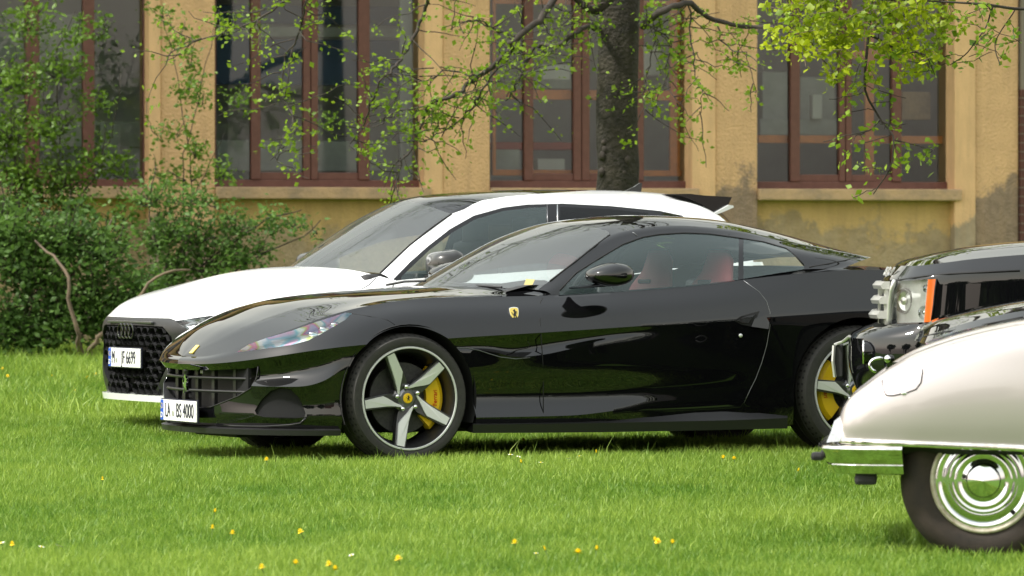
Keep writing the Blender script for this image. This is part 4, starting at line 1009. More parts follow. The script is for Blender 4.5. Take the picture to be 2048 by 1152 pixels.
    # ------------------------------------------------ wheels
    def wheel(x, y, z, R, w, ang, cal, near):
        W = empty('wheel', (x, y, z)); W.parent = root
        if not near: W.rotation_euler = (0, 0, math.pi)
        ri = .268; o = -w / 2
        t = tyre(W, R, ri, w, M['tyre'])
        rim = MB().lathe([(ri + .006, o + .008), (ri + .003, o - .001), (ri - .004, o - .001), (ri - .007, o + .003)], 72, 'Y').build('rim_edge', M['alloy'], W, True, 30)
        MB().lathe([(ri - .006, o + .002), (ri - .020, o + .03), (ri - .032, o + .075), (ri - .040, o + .13), (ri - .03, w / 2 - .02)], 72, 'Y').build('rim_barrel', M['alloy_dark'], W, True, 30)
        k = ri - .010
        BL = [(.985, 119.5), (.985, 110), (.556, 103), (.452, 107), (.30, 124), (.205, 150), (.205, 172), (.32, 138), (.484, 127)]
        DK = [(.99, 122), (.99, 108), (.55, 100), (.36, 92), (.22, 90), (.20, 165), (.34, 142), (.50, 130)]
        for s_ in range(5):
            a0 = ang + 72 * s_
            def f3(p, h): return (p[0], h, p[1])
            def pol(L): return [(-k * r_ * math.cos(math.radians(180 - (th - 114 + a0))) , k * r_ * math.sin(math.radians(th - 114 + a0))) for r_, th in L]
            def pol2(L): return [(k * r_ * math.cos(math.radians(th - 114 + a0)), k * r_ * math.sin(math.radians(th - 114 + a0))) for r_, th in L]
            P = pol2(BL); mb = MB(); n = len(P)
            # machined face dishes inwards to the hub
            def dish(p): return o + .006 + .030 * (1 - min(math.hypot(*p) / k, 1)) ** .8
            mb.add([(p[0], dish(p), p[1]) for p in P] + [(p[0] * 1., dish(p) + .035, p[1]) for p in P], [tuple(range(n)), tuple(range(n, 2 * n))[::-1]] + [(i, n + i, n + (i + 1) % n, (i + 1) % n) for i in range(n)])
            sp = mb.build('spoke', M['alloy'], W)
            P = pol2(DK); n = len(P); mb = MB()
            mb.add([(p[0], dish(p) + .012, p[1]) for p in P] + [(p[0], dish(p) + .05, p[1]) for p in P], [tuple(range(n)), tuple(range(n, 2 * n))[::-1]] + [(i, n + i, n + (i + 1) % n, (i + 1) % n) for i in range(n)])
            mb.build('spoke_back', M['alloy_dark'], sp)
            q = math.radians(a0 - 72 * .5 + 20); MB().sphere((.062 * math.cos(q), o + .032, .062 * math.sin(q)), (.0135, .016, .0135), 10, 6).build('wheel_bolt', M['chrome'], W, True)
        MB().lathe([(.0001, o + .028), (.040, o + .030), (.052, o + .042), (.075, o + .05), (.075, o + .10)], 40, 'Y').build('hub', M['alloy_mid'], W, True, 30)
        hc = MB().lathe([(.0001, o + .022), (.024, o + .023), (.027, o + .028), (.027, o + .034)], 28, 'Y').build('hub_cap', M['yellow_badge'], W, True, 30)
        hc.data.materials[0] = M['yellow_paint']
        emblem('cap_horse', M['emblem_black'], hc, lambda p, h: (p[0], o + .0225 - h, p[1]), .016, 0, .0015)
        d = MB(); d.lathe([(.07, o + .10), (.185, o + .10), (.188, o + .103), (.188, o + .125), (.07, o + .128)], 60, 'Y'); dd = d.build('brake_disc', M['disc'], W, True, 30)
        ca = MB(); a0, a1 = (-48, 48) if cal > 0 else (132, 228)
        rr = [(.125, o + .070), (.200, o + .064), (.222, o + .080), (.222, o + .14), (.125, o + .14)]
        ca.lathe(rr + [rr[0]], 18, 'Y', (0, 0, 0), math.radians(a0), math.radians(a1))
        n5 = 6; L = 19 * n5
        ca.f += [tuple(range(n5 - 1)), tuple(18 * n5 + i for i in range(n5 - 1))[::-1]]
        co = ca.build('brake_caliper', M['yellow_paint'], W, True, 30)
        lt = mobj('caliper_letters', text_mesh('Ferrari', .034, .001, .9), M['red_lens'], co); lt.location = (.172 if cal > 0 else -.172, o + .062, .0)
        lt.rotation_euler = (0, math.radians(-90 if cal > 0 else 90), 0)
        for q in (.35, -.35):
            MB().sphere((math.copysign(.2, cal) * math.cos(q), o + .078, .2 * math.sin(q)), .009, 8, 5).build('caliper_bolt', M['alloy_mid'], co, True)
        return W
    wheel(0, -.822, .3395, .3395, .245, 114, 1, True); wheel(0, .822, .3395, .3395, .245, 95, 1, False)
    wheel(2.67, -.815, .3535, .3535, .285, 172, -1, True); wheel(2.67, .815, .3535, .3535, .285, 80, -1, False)
    return root
coupe = build_coupe()
# ------------------------------------------------------------------ white hatchback behind the coupe
FA = Frame(-1.545, 30.53, .08, 25.)
def simple_wheel(root, x, y, z, R, ri, w, near, m_t, m_r, n_sp=5):
    W = empty('wheel', (x, y, z)); W.parent = root
    if not near: W.rotation_euler = (0, 0, math.pi)
    tyre(W, R, ri, w, m_t, 48)
    rm = MB().lathe([(.0001, -w / 2 + .03), (.06, -w / 2 + .03), (.07, -w / 2 + .05), (ri - .02, -w / 2 + .06), (ri - .012, -w / 2 + .01), (ri + .004, -w / 2 + .002)], 40, 'Y').build('rim', M['alloy_dark'], W, True, 30)
    for k in range(n_sp):
        q = 2 * math.pi * k / n_sp; c, s_ = math.cos(q), math.sin(q); b = MB()
        P = [(.04, -.03), (ri - .014, -.018), (ri - .014, .018), (.04, .03)]; P = [(a * c - d * s_, a * s_ + d * c) for a, d in P]
        b.prism(P, -w / 2 + .02, -w / 2 + .05, lambda p, h: (p[0], h, p[1])); b.build('spoke', m_r, W)
    return W
def build_hatch():
    root = empty('hatchback', FA.o, FA.yaw)
    tag(root, 'white hatchback with black honeycomb grille and black roof spoiler parked behind the black coupe', 'car')
    A = FA.at; wp = M['white_paint']
    def plan(z, d=0., dz=(0, 0)):
        return [(-1, -.775 + d, 0, z), (-.85, -.765 + d, -.3, z), (-.7, -.73 + d, -.56, z), (-.55, -.60 + d, -.735, z), (-.36, -.36, -.83, z), (0, -.855, z), (1.2, -.86, z), (2.56, -.87, z), (2.95, -.85, z), (3.1, 3.12, -.74, z), (3.18, 3.2, -.5, z), (3.24, 3.23, 0, z)]
    b0 = [(p[0],) + tuple(p[1:-1]) + (p[-1] if p[0] < 0 else .19,) for p in plan(.185, .03)]
    b1 = plan(.30); b2 = plan(.48, .005); b2[5:8] = [(0, -.862, .5), (1.2, -.868, .52), (2.56, -.87, .52)]
    b3 = [(-1, -.765, 0, .63), (-.85, -.755, -.3, .627), (-.7, -.722, -.56, .622), (-.55, -.59, -.735, .62), (-.36, -.36, -.83, .64), (0, -.85, .70), (1.2, -.85, .76), (2.56, -.86, .78), (2.95, -.84, .78), (3.1, 3.12, -.73, .78), (3.18, 3.2, -.5, .78), (3.24, 3.22, 0, .78)]
    b4 = [(-1, -.745, 0, .655), (-.85, -.738, -.3, .652), (-.7, -.708, -.55, .645), (-.55, -.565, -.695, .663), (-.36, -.36, -.76, .70), (0, -.772, .775), (.39, -.765, .815), (.6, -.775, .862), (1.2, -.785, .90), (2., -.79, .945), (2.56, -.79, .965), (2.95, -.76, .97), (3.1, 3.08, -.66, .97), (3.18, 3.15, -.4, .97), (3.24, 3.18, 0, .97)]
    U = np.unique(np.round(np.concatenate([np.linspace(-1, -.36, 36), np.linspace(-.36, 3.24, 110)]), 5))
    R = [b0, b1, b2, b3, b4]; S = rows_eval(R, U, 3.)
    sh = Shell(FA); sh.add(cross_interp(S, [3, 4, 4, 3]), 1)
    lab = [-1, -.85, -.7, -.55, -.36, 0, .39, .6]
    def hr(X, Y, Z): return [(l, x, y, z) for l, x, y, z in zip(lab, X, Y, Z)]
    h1 = hr([-.745, -.738, -.69, -.57, -.38, -.04, .29, .45], [0, -.22, -.40, -.50, -.54, -.56, -.56, -.58], [.657, .675, .708, .748, .792, .850, .885, .915])
    h2 = hr([-.745, -.735, -.685, -.578, -.40, -.1, .2, .36], [0, -.11, -.2, -.25, -.28, -.30, -.31, -.32], [.657, .688, .728, .775, .825, .886, .923, .937])
    h3 = hr([-.745, -.733, -.68, -.58, -.42, -.15, .12, .27], [0] * 8, [.657, .690, .735, .786, .840, .906, .938, .945])
    Uh = np.append(U[U < .6], .6); H = rows_eval([b4, h1, h2, h3], Uh, 3.); H[0] = rows_eval(R, Uh, 3.)[-1]
    sh.add(cross_interp(H, [4, 4, 4]), 2)
    sh.weld()
    arch = lambda cx, cz, r: [(cx - r * .985, -.2)] + [(cx - r * math.cos(t), cz + r * math.sin(t)) for t in np.linspace(-.1, math.pi + .1, 30)] + [(cx + r * .985, -.2)]
    sh.cut_xz(arch(0, .315, .345), 99, parts=(1,)); sh.cut_xz(arch(2.56, .315, .345), 99, parts=(1,)); sh.kill(99)
    sh.cut_px([(349, 642), (400, 634), (438, 629.5), (480, 625), (480, 648), (409, 655), (384, 665)], 5, parts=(1, 2))
    sh.cut_px([(150, 632), (340, 636.5), (350, 640), (384, 665), (400, 690), (360, 798), (150, 788)], 6, parts=(1,))
    sh.cut_px([(150, 648), (228, 648), (325, 653), (343, 674), (346, 700), (332, 738), (316, 772), (308, 786), (150, 781)], 7, parts=(6,))
    V, F = sh.mesh((2,)); side_pair('hood', V, F, wp, root, fuse=True)
    V, F = sh.mesh((1,)); side_pair('body', V, F, wp, root, fuse=True, angle=40)
    V, F = sh.mesh((6,)); side_pair('grille_surround', V, F, M['black_satin'], root, fuse=True)
    V, F = sh.mesh((7,)); VR, FR = recess(V, F, (.06, 0, 0)); g = side_pair('grille', VR, FR, M['grille_dark'], root, fuse=True)[0]
    V, F = sh.mesh((5,)); VR, FR = recess(V, F, (.05, .02, -.01))
    for sg in (1, -1):
        hl = obj('headlight', [(x, sg * y, z) for x, y, z in VR], FR, M['reflector'], root, True, 40)
        obj('lamp_cover', [(x, sg * y, z) for x, y, z in V], F, M['glass_clear'], hl, True)
        p = A(390, 651, -.66); MB().sphere((p[0] + .03, sg * p[1], p[2]), (.03, .04, .022)).build('lamp_module', M['chrome'], hl, True)
    # honeycomb: wide hexagonal rings on the curved grille
    xf = lambda y: np.interp(abs(y), [0, .3, .56, .66], [-.772, -.762, -.727, -.66])
    hx = [(-.5, 0), (-.27, .5), (.27, .5), (.5, 0), (.27, -.5), (-.27, -.5)]
    cell = None
    for r_ in range(9):
        z = .235 + r_ * .0465
        for c_ in range(-6, 7):
            y = c_ * .094 + (.047 if r_ % 2 else 0)
            lim = .50 if .33 < z < .56 else (.40 if z <= .33 else .46)
            if z > .60 or abs(y) > lim or (abs(y + .0) < .27 and .345 < z < .475): continue
            if z < .30 and abs(y) < .06: continue
            if cell is None:
                b = MB(); P = [(p[0] * .116, p[1] * .074) for p in hx]; Q = [(p[0] * .088, p[1] * .050) for p in hx]
                v = [(0.0, p[0], p[1]) for p in P] + [(-.014, q[0] * 1.08, q[1] * 1.08) for q in Q] + [(.03, q[0] * .9, q[1] * .9) for q in Q]
                b.add(v, [(i, (i + 1) % 6, 6 + (i + 1) % 6, 6 + i) for i in range(6)] + [(6 + i, 6 + (i + 1) % 6, 12 + (i + 1) % 6, 12 + i) for i in range(6)])
                o = b.build('honeycomb_cell', M['grille_black'], g); cell = o.data
            else:
                o = bpy.data.objects.new('honeycomb_cell', cell); COL.objects.link(o); o.parent = g
            o.location = (xf(y) + .012, y, z); o.rotation_euler = (0, 0, math.atan2(xf(y + .02) - xf(y - .02), .04) * -1.)
    for k in range(4):
        yc = .015 + (1.5 - k) * .058
        MB().tube([(-.788, yc + .040 * math.cos(t), .565 + .040 * math.sin(t)) for t in np.linspace(0, 2 * math.pi, 25)], .006, 6, False).build('emblem_ring', M['black_gloss'], g, True)
    MB().bbox(-.775, -.755, -.36, .36, .612, .626, .004).build('grille_slot', M['gap_light'], g)
    pl = plate(root, (-.80, .0, .41), math.radians(-90), 0, 'M', 'JF 6699')
    MB().bbox(-.795, -.74, -.2, .2, .36, .46, .01).build('plate_bracket', M['black_satin'], root)
    # lower white blade
    Un = U[U <= -.36]; e = rows_eval([b0], Un, 3.)[0]
    o1 = e.copy(); o1[:, 0] -= .03; o1[:, 1] *= 1.03; o1[:, 2] = .195; o2 = o1.copy(); o2[:, 0] += .008; o2[:, 2] = .158; i1 = e.copy(); i1[:, 0] += .05; i1[:, 2] = .205; i2 = i1.copy(); i2[:, 2] = .155
    Gs = np.array([i1, o1, o2, i2]); side_pair('front_blade', Gs.reshape(-1, 3).tolist(), grid_faces(4, len(e)), wp, root, fuse=True, angle=30)
    MB().sphere((-.70, .585, .52), (.012, .02, .016), 8, 5).build('marker_lamp', M['red_lens'], root, True)
    # ---------------------------- cabin top
    belt = [(.58, -.765, .845), (.78, -.772, .868), (1.05, -.778, .88), (1.35, -.783, .895), (1.8, -.788, .92), (2.2, -.79, .945), (2.55, -.785, .96), (2.8, -.76, .97), (2.98, -.72, .97)]
    mid = [(.565, -.735, .880), (.77, -.722, .975), (1.03, -.695, 1.08), (1.32, -.675, 1.15), (1.78, -.675, 1.185), (2.2, -.675, 1.185), (2.57, -.675, 1.175), (2.8, -.675, 1.13), (2.98, -.67, 1.05)]
    rail = [(.54, -.68, .905), (.755, -.625, 1.068), (1.0, -.562, 1.225), (1.27, -.525, 1.330), (1.75, -.51, 1.374), (2.2, -.515, 1.368), (2.6, -.52, 1.335), (2.82, -.53, 1.262), (3.0, -.56, 1.10)]
    q1 = [(.37, -.35, .932), (.62, -.33, 1.105), (.88, -.31, 1.258), (1.16, -.30, 1.358), (1.75, -.29, 1.400), (2.2, -.29, 1.400), (2.65, -.29, 1.378), (2.95, -.3, 1.29), (3.12, -.32, 1.1)]
    ctr = [(.27, 0, .943), (.57, 0, 1.115), (.84, 0, 1.268), (1.1, 0, 1.368), (1.75, 0, 1.408), (2.2, 0, 1.410), (2.7, 0, 1.390), (3.0, 0, 1.30), (3.17, 0, 1.1)]
    rows = [[(l,) + p for l, p in enumerate(r)] for r in (belt, mid, rail, q1, ctr)]
    gl = Shell(FA); gl.add(cross_interp(rows_eval(rows, np.linspace(0, 8, 130), 9.), [8, 8, 6, 6], crease=(2,)), 1); gl.weld()
    gl.cut_px([(761, 547), (790, 518), (820, 490), (862, 457), (903, 428), (860, 413), (800, 398), (600, 380), (400, 560), (600, 620)], 2, parts=(1,))
    gl.cut_px([(903, 428), (929, 418.5), (945, 409), (964, 401), (1013, 393), (1093, 386.5), (1184, 380.5), (1250, 381), (1310, 383), (1310, 300), (700, 300), (800, 398), (860, 413)], 3, parts=(1,))
    gl.cut_px([(787, 558), (820, 524), (855, 493), (900, 458), (948, 431), (1006, 415), (1054, 409), (1125, 407), (1222, 412), (1319, 421.6), (1364, 431), (1376, 440), (1376, 620), (787, 620)], 4, parts=(1,))
    gl.cut_px([(803, 553), (858, 501), (905, 465), (950, 439), (1006, 422), (1054, 416), (1093, 414), (1093, 620), (803, 620)], 5, parts=(4,))
    gl.cut_px([(1120, 413.5), (1222, 418), (1296, 426), (1300, 440), (1300, 620), (1120, 620)], 6, parts=(4,))
    for f in gl.bm.faces:
        c = f.calc_center_median()
        if f[gl.lay] in (1, 3) and abs(c.y) < .5 and c.x > 2.86 and c.z < 1.33: f[gl.lay] = 7
    V, F = gl.mesh((1,)); side_pair('roof_rail', V, F, wp, root, fuse=True, angle=50)
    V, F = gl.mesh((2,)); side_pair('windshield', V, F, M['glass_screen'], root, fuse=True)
    V, F = gl.mesh((3,)); side_pair('roof', V, F, M['black_paint'], root, fuse=True)
    V, F = gl.mesh((4,)); side_pair('window_trim', V, F, M['black_gloss'], root)
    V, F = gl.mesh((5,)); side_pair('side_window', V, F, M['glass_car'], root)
    V, F = gl.mesh((6,)); side_pair('side_window', V, F, M['glass_dark'], root)
    V, F = gl.mesh((7,)); side_pair('rear_window', V, F, M['glass_dark'], root, fuse=True)
    from mathutils.bvhtree import BVHTree
    BV = BVHTree.FromBMesh(gl.bm); BH = BVHTree.FromBMesh(sh.bm)
    def ln(pxs, out=.002, bv=BV):
        c = FA.cam(); r = []
        for p in pxs:
            h = bv.ray_cast(c, (Vector(A(p[0], p[1], 0.)) - c).normalized())[0]
            if h is not None: r.append((h.x, h.y - out, h.z))
        return r
    tube_on('window_trim_strip', ln([(1114, 409), (1114.5, 430), (1115, 450)]), .004, M['chrome'], root)
    tube_on('window_trim_strip', ln([(1094, 411), (1094.5, 430), (1095, 450)]), .004, M['alloy_mid'], root)
    tube_on('screen_seal', ln([(761, 546), (790, 518), (820, 490), (862, 457), (903, 428)], .001), .007, M['gap'], root)
    tube_on('panel_gap', ln([(761, 547), (752, 556), (739, 569), (719, 581)], .001, BH), .003, M['gap'], root)
    tube_on('panel_gap', ln([(795, 557), (787, 566), (785, 576)], .001, BH), .003, M['gap'], root)
    sp = [(1349, 388), (1380, 387.5), (1409, 391), (1464, 394), (1457, 409), (1428, 425), (1404, 409), (1375, 396)]
    P = [(A(x, y, -.5)[0], A(x, y, -.5)[2]) for x, y in sp]
    MB().prism(P, -.50, .50, lambda p, h: (p[0] + .10 * (1 - abs(h) / .5), h, p[1] + .02 * (1 - abs(h) / .5))).build('roof_spoiler', M['black_gloss'], root)
    ep = [(1428, 426), (1457, 410), (1465, 411), (1466, 415), (1440, 426), (1430, 429)]
    P = [(A(x, y, -.52)[0], A(x, y, -.52)[2]) for x, y in ep]
    for sg in (-1, 1): MB().prism(P, sg * .50, sg * .53, lambda p, h: (p[0], h, p[1])).build('spoiler_end', wp, root)
    fp = A(1266, 380, 0.); MB().prism([(-.075, -.01), (.05, -.01), (.06, .045), (.045, .047), (.0, .02)], -.012, .012, lambda p, h: (fp[0] + p[0], h * (1 - p[1] * 12), 1.408 + p[1])).build('roof_antenna', M['black_gloss'], root)
    # mirrors
    for sg in (1, -1):
        c = A(891, 529, -.96); v = []; n, m_ = 24, 14
        for i in range(m_ + 1):
            t = math.pi * i / m_
            for k in range(n):
                q = 2 * math.pi * k / n; rr = max(math.sin(t), 0) ** .55
                yy = math.copysign(abs(math.cos(q)) ** .6, math.cos(q)); zz = math.copysign(abs(math.sin(q)) ** .6, math.sin(q))
                x = -math.cos(t)
                v.append((c[0] + x * .105 + .012 * yy, sg * (c[1] + rr * yy * .16), c[2] + rr * zz * (.090 - .010 * (x < 0)) - .012 * x * 0))
        F = grid_faces(m_ + 1, n) + [(i * n + n - 1, i * n, (i + 1) * n, (i + 1) * n + n - 1) for i in range(m_)]
        mo = obj('wing_mirror', v, F, M['mirror_grey'], root, True)
        MB().bbox(c[0] - .05, c[0] + .05, *sorted((sg * -.93, sg * -.76)), c[2] - .10, c[2] - .06, .012).build('mirror_arm', M['black_satin'], mo)
    # inside
    MB().bbox(.35, 2.9, -.72, .72, .25, .62, .03).build('cabin_floor', M['cabin_dark'], root)
    MB().bbox(.42, 1.0, -.70, .70, .60, .90, .05).build('dashboard', M['cabin_dark'], root, True)
    for x, ys in ((1.62, (-.36, .36)), (2.45, (-.36, .36))):
        for y in ys:
            b = MB(); b.bbox(x - .06, x + .07, y - .23, y + .23, .5, 1.10, .05); s_ = b.build('seat', M['seat_grey'], root, True)
            MB().bbox(x - .04, x + .05, y - .125, y + .125, 1.06, 1.24, .04).build('headrest', M['seat_grey'], s_, True)
            MB().bbox(x - .5, x - .02, y - .23, y + .23, .5, .64, .04).build('seat_cushion', M['seat_grey'], s_, True)
    for y in (-.755, .755): pass
    for x in (0, 2.56):
        for sg in (-1, 1):
            li = MB(); li.lathe([(.352, sg * .83), (.352, sg * .55), (.05, sg * .55)], 24, 'Y', (x, 0, .315), -.3, math.pi + .3); li.build('wheel_well', M['black_matte'], root, True, 40)
            simple_wheel(root, x, sg * .745, .315, .315, .235, .215, sg < 0, M['tyre'], M['alloy'])
    MB().bbox(-.66, 3.0, -.52, .52, .17, .4, .02).build('underbody', M['black_matte'], root)
    return root
M['mirror_grey'] = mat('mirror_grey', (.022, .021, .020), .3, .3, coat=.6)
M['seat_grey'] = mat('seat_grey', (.06, .062, .065), .8)
hatch = build_hatch()
# ------------------------------------------------------------------ black off-roader, black saloon and pale old saloon on the right
from mathutils.bvhtree import BVHTree
def caster(fr, bm):
    bv = BVHTree.FromBMesh(bm)
    def f(px, py, out=.0):
        c = fr.cam(); d = (Vector(fr.at(px, py, 0.)) - c).normalized(); h = bv.ray_cast(c, d)[0]
        return None if h is None else (h.x, h.y - out, h.z)
    return f
def sweep(path, prof, closed=False):
    """profile (outward, z) carried along a plan path (X, Y); outward = to the right of travel"""
    P = np.array(path, float); t = np.gradient(P, axis=0); n = np.stack([t[:, 1], -t[:, 0]], 1); n /= np.linalg.norm(n, axis=1, keepdims=True)
    V = []
    for p, q in zip(P, n):
        for o, z in prof: V.append((p[0] + q[0] * o, p[1] + q[1] * o, z))
    k = len(prof); F = [(i * k + j, i * k + j + 1, (i + 1) * k + j + 1, (i + 1) * k + j) for i in range(len(P) - 1) for j in range(k - 1)]
    return V, F
def smooth_path(pts, n=40):
    pts = np.array(pts, float); s = np.concatenate([[0], np.cumsum(np.linalg.norm(np.diff(pts, axis=0), axis=1))])
    return pchip(s, pts, np.linspace(0, s[-1], n))
FL = Frame(2.633, 26.233, -.03, -4.)
M['lamp_bowl'] = mat('lamp_bowl', (.60, .60, .58), .18, .8)
M['lamp_silver'] = mat('lamp_silver', (.80, .81, .80), .3, .15, noise=(9, (.60, .60, .58), .35, .65))
def build_offroader():
    root = empty('offroad_car', FL.o, FL.yaw); A = FL.at; bp = M['black_paint']
    tag(root, 'black off-road car with silver grille bars and square headlamp with orange edge', 'car')
    L = [-1, -.85, -.7, -.6, -.45, -.3, 0, .75, 1.5, 2.885, 3.4, 3.6, 3.7]
    tail = lambda z, w=.95: [(1.5, 1.5, -w, z), (2.885, 2.885, -w, z), (3.4, 3.4, -w, z), (3.6, 3.62, -w + .15, z), (3.7, 3.68, 0, z)]
    def nz(X, Y, z): return [(l, x, y, z if not hasattr(z, '__len__') else z[i]) for i, (l, x, y) in enumerate(zip(L, X, Y))]
    bX, bY = [-.915, -.91, -.87, -.76, -.55, -.36, 0, .75], [0, -.35, -.64, -.83, -.93, -.95, -.955, -.955]
    gX, gY = [-.765, -.76, -.72, -.635, -.50, -.3, 0, .75], [0, -.35, -.62, -.82, -.915, -.94, -.95, -.95]
    l0 = nz([x + .06 for x in bX[:5]] + bX[5:], bY, .38) + tail(.38)
    l1 = nz(bX, bY, .55) + tail(.55); l2 = nz(bX, bY, .705) + tail(.70)
    l2b = nz([x + .02 for x in bX[:5]] + bX[5:], bY, [.728] * 5 + [.74, .75, .75]) + tail(.76)
    l3 = nz(gX, gY, .778) + tail(.80); l4 = nz([x + .015 for x in gX[:5]] + gX[5:], [y * .995 for y in gY], [.988, .988, .988, .993, 1.012, 1.028, 1.044, 1.07]) + tail(1.08, .95)
    l4b = nz([x + .022 for x in gX[:5]] + gX[5:], [y * .99 for y in gY], [1.0, 1.0, 1.0, 1.006, 1.024, 1.04, 1.056, 1.08]) + tail(1.09, .945)
    l5 = nz([-.685, -.68, -.65, -.585, -.44, -.3, 0, .75], [0, -.3, -.55, -.74, -.835, -.865, -.88, -.885], [1.072, 1.072, 1.066, 1.066, 1.082, 1.10, 1.125, 1.16]) + tail(1.17, .89)
    U = np.unique(np.concatenate([np.linspace(-1, -.3, 40), np.linspace(-.3, 3.7, 80)])); R = [l0, l1, l2, l2b, l3, l4, l4b, l5]
    sh = Shell(FL); S = rows_eval(R, U, 2.); sh.add(cross_interp(S, [3, 3, 2, 2, 5, 1, 4], crease=(2, 4, 5, 6)), 1)
    for f in sh.bm.faces: pass
    Uh = np.append(U[U < .75], .75)
    h1 = [(-1, -.68, 0, 1.075), (-.85, -.665, -.2, 1.082), (-.7, -.63, -.36, 1.092), (-.6, -.56, -.48, 1.105), (-.45, -.43, -.55, 1.13), (-.3, -.3, -.57, 1.152), (0, 0, -.58, 1.180), (.75, .75, -.58, 1.21)]
    h2 = [(-1, -.68, 0, 1.075), (-.85, -.66, 0, 1.085), (-.7, -.62, 0, 1.10), (-.6, -.55, 0, 1.115), (-.45, -.42, 0, 1.14), (-.3, -.3, 0, 1.16), (0, 0, 0, 1.187), (.75, .75, 0, 1.22)]
    H = rows_eval([l5, h1, h2], Uh, 2.); H[0] = rows_eval(R, Uh, 2.)[-1]
    sh.add(cross_interp(H, [5, 5]), 2); sh.weld()
    arch = lambda cx: [(cx - .43, -.2)] + [(cx - .43 * math.cos(t), .385 + .43 * math.sin(t)) for t in np.linspace(0, math.pi, 26)] + [(cx + .43, -.2)]
    sh.cut_xz(arch(0), 99, parts=(1,)); sh.cut_xz(arch(2.885), 99, parts=(1,)); sh.kill(99)
    sh.cut_px([(1781, 562.5), (1872, 558), (1862, 644), (1762, 647), (1759, 637), (1761, 609), (1765, 588)], 5, parts=(1,))
    sh.cut_px([(1856, 558.5), (1872, 557), (1862, 645), (1848, 645)], 6, parts=(5,))
    sh.cut_px([(1600, 560), (1779, 562), (1765, 588), (1760, 609), (1758, 647), (1600, 648)], 7, parts=(1,))
    sh.cut_px([(1600, 648), (1761, 648), (1870, 646), (1870, 800), (1600, 800)], 8, parts=(1,))
    hood_lip = [f for f in sh.bm.faces if f[sh.lay] == 1 and f.calc_center_median().z > 1.0 and f.calc_center_median().x < .75]
    cast = caster(FL, sh.bm)
    V, F = sh.mesh((2,)); ho = side_pair('hood', V, F, bp, root, fuse=True)[0]
    V, F = sh.mesh((1,)); side_pair('body', V, F, bp, root, fuse=True, angle=35)
    V, F = sh.mesh((8,)); bu = side_pair('front_bumper', V, F, bp, root, fuse=True, angle=35)[0]
    V, F = sh.mesh((7,)); VR, FR = recess(V, F, (.08, 0, 0)); g = side_pair('grille', VR, FR, M['grille_dark'], root, fuse=True)[0]
    # three silver bars with two-post feet, and an outer frame
    yb = np.linspace(-.60, .60, 21); xf = lambda y: float(np.interp(abs(y), [0, .35, .62, .82], [-.765, -.76, -.72, -.635]))
    for z, x0, tip in ((.962, -.025, .04), (.888, -.035, .045), (.815, -.045, .05)):
        v = []
        for y in yb:
            x = xf(y) + x0
            for dx, dz in ((0, -.012), (-.006, .006), (.012, .026), (.06, .026), (.06, -.014)): v.append((x + dx, y, z + dz))
        F = [(i * 5 + j, i * 5 + (j + 1) % 5, (i + 1) * 5 + (j + 1) % 5, (i + 1) * 5 + j) for i in range(20) for j in range(5)] + [(0, 1, 2, 3, 4), (104, 103, 102, 101, 100)]
        o = obj('grille_bar', v, F, M['silver_paint'], g, True, 35)
        for y in (-.57, -.53, -.2, .2, .53, .57):
            MB().bbox(xf(y) - .005, xf(y) + .03, y - .012, y + .012, z - .052, z - .010, .003).build('bar_post', M['silver_paint'], o)
    for sg in (-1, 1):
        P = [(xf(y), sg * y, z) for y, z in ((.70, .992), (.665, .94), (.645, .88), (.635, .80), (.63, .77))]
        MB().tube(P, .013, 6).build('grille_frame', M['silver_paint'], g, True)
    # headlamps
    V, F = sh.mesh((5,)); VR, FR = recess(V, F, (.045, .03, 0)); V6, F6 = sh.mesh((6,))
    for sg in (1, -1):
        hl = obj('headlight', [(x, sg * y, z) for x, y, z in VR], FR, M['lamp_silver'], root, True, 40)
        obj('lamp_cover', [(x, sg * y, z) for x, y, z in V], F, M['glass_clear'], hl, True)
        obj('turn_lens', [(x, sg * y, z) for x, y, z in V6], F6, M['orange_lens'], hl, True)
        for px, py, r_, mm in ((1836, 625, .034, 'chrome'), (1796, 602, .066, 'lamp_bowl'), (1842, 577, .020, 'chrome')):
            p = cast(px, py)
            if p is None: continue
            nx, ny = (-.72, -.69)
            c = Vector((p[0] + .03, p[1] + .03, p[2])); b = MB()
            for (ra, h) in ((r_, 0), (r_ * .9, -.012), (r_ * .75, .01), (r_ * .35, .02), (r_ * .3, -.004), (.0005, -.008)): b.v += [tuple(c + Vector((nx, ny, 0)) * -h + Vector((ny, -nx, 0)) * (-ra * math.cos(t)) + Vector((0, 0, ra * math.sin(t)))) for t in np.linspace(0, 2 * math.pi, 25)[:-1]]
            b.f += [(i * 24 + k, i * 24 + (k + 1) % 24, (i + 1) * 24 + (k + 1) % 24, (i + 1) * 24 + k) for i in range(5) for k in range(24)]
            b.v = [(x, sg * y, z) for x, y, z in b.v]; b.build('lamp_bowl', M[mm], hl, True, 40)
    # lettering along the bonnet edge
    t = 'DISCOVERY'
    for i, ch in enumerate(t):
        y = .52 - i * .13
        x = float(np.interp(abs(y), [0, .3, .55, .74], [-.728, -.722, -.69, -.62]))
        o = mobj('hood_letter', text_mesh(ch, .062, .003, 1.15, .002), M['silver_paint'], ho); o.location = (x - .002, y, 1.036)
        dx = float(np.interp(abs(y) + .02, [0, .3, .55, .74], [-.728, -.722, -.69, -.62])) - x
        o.rotation_euler = (math.radians(-26), 0, math.radians(-90) + (math.atan2(dx, .02) if y < 0 else -math.atan2(dx, .02)))
    gapl = [p for p in (cast(px, py, .002) for px, py in ((1781, 561.5), (1801, 560), (1830, 555.5), (1852, 552.5), (1900, 548), (1970, 544.5), (2040, 541.5))) if p]
    tube_on('panel_gap', gapl, .005, M['gap'], root)
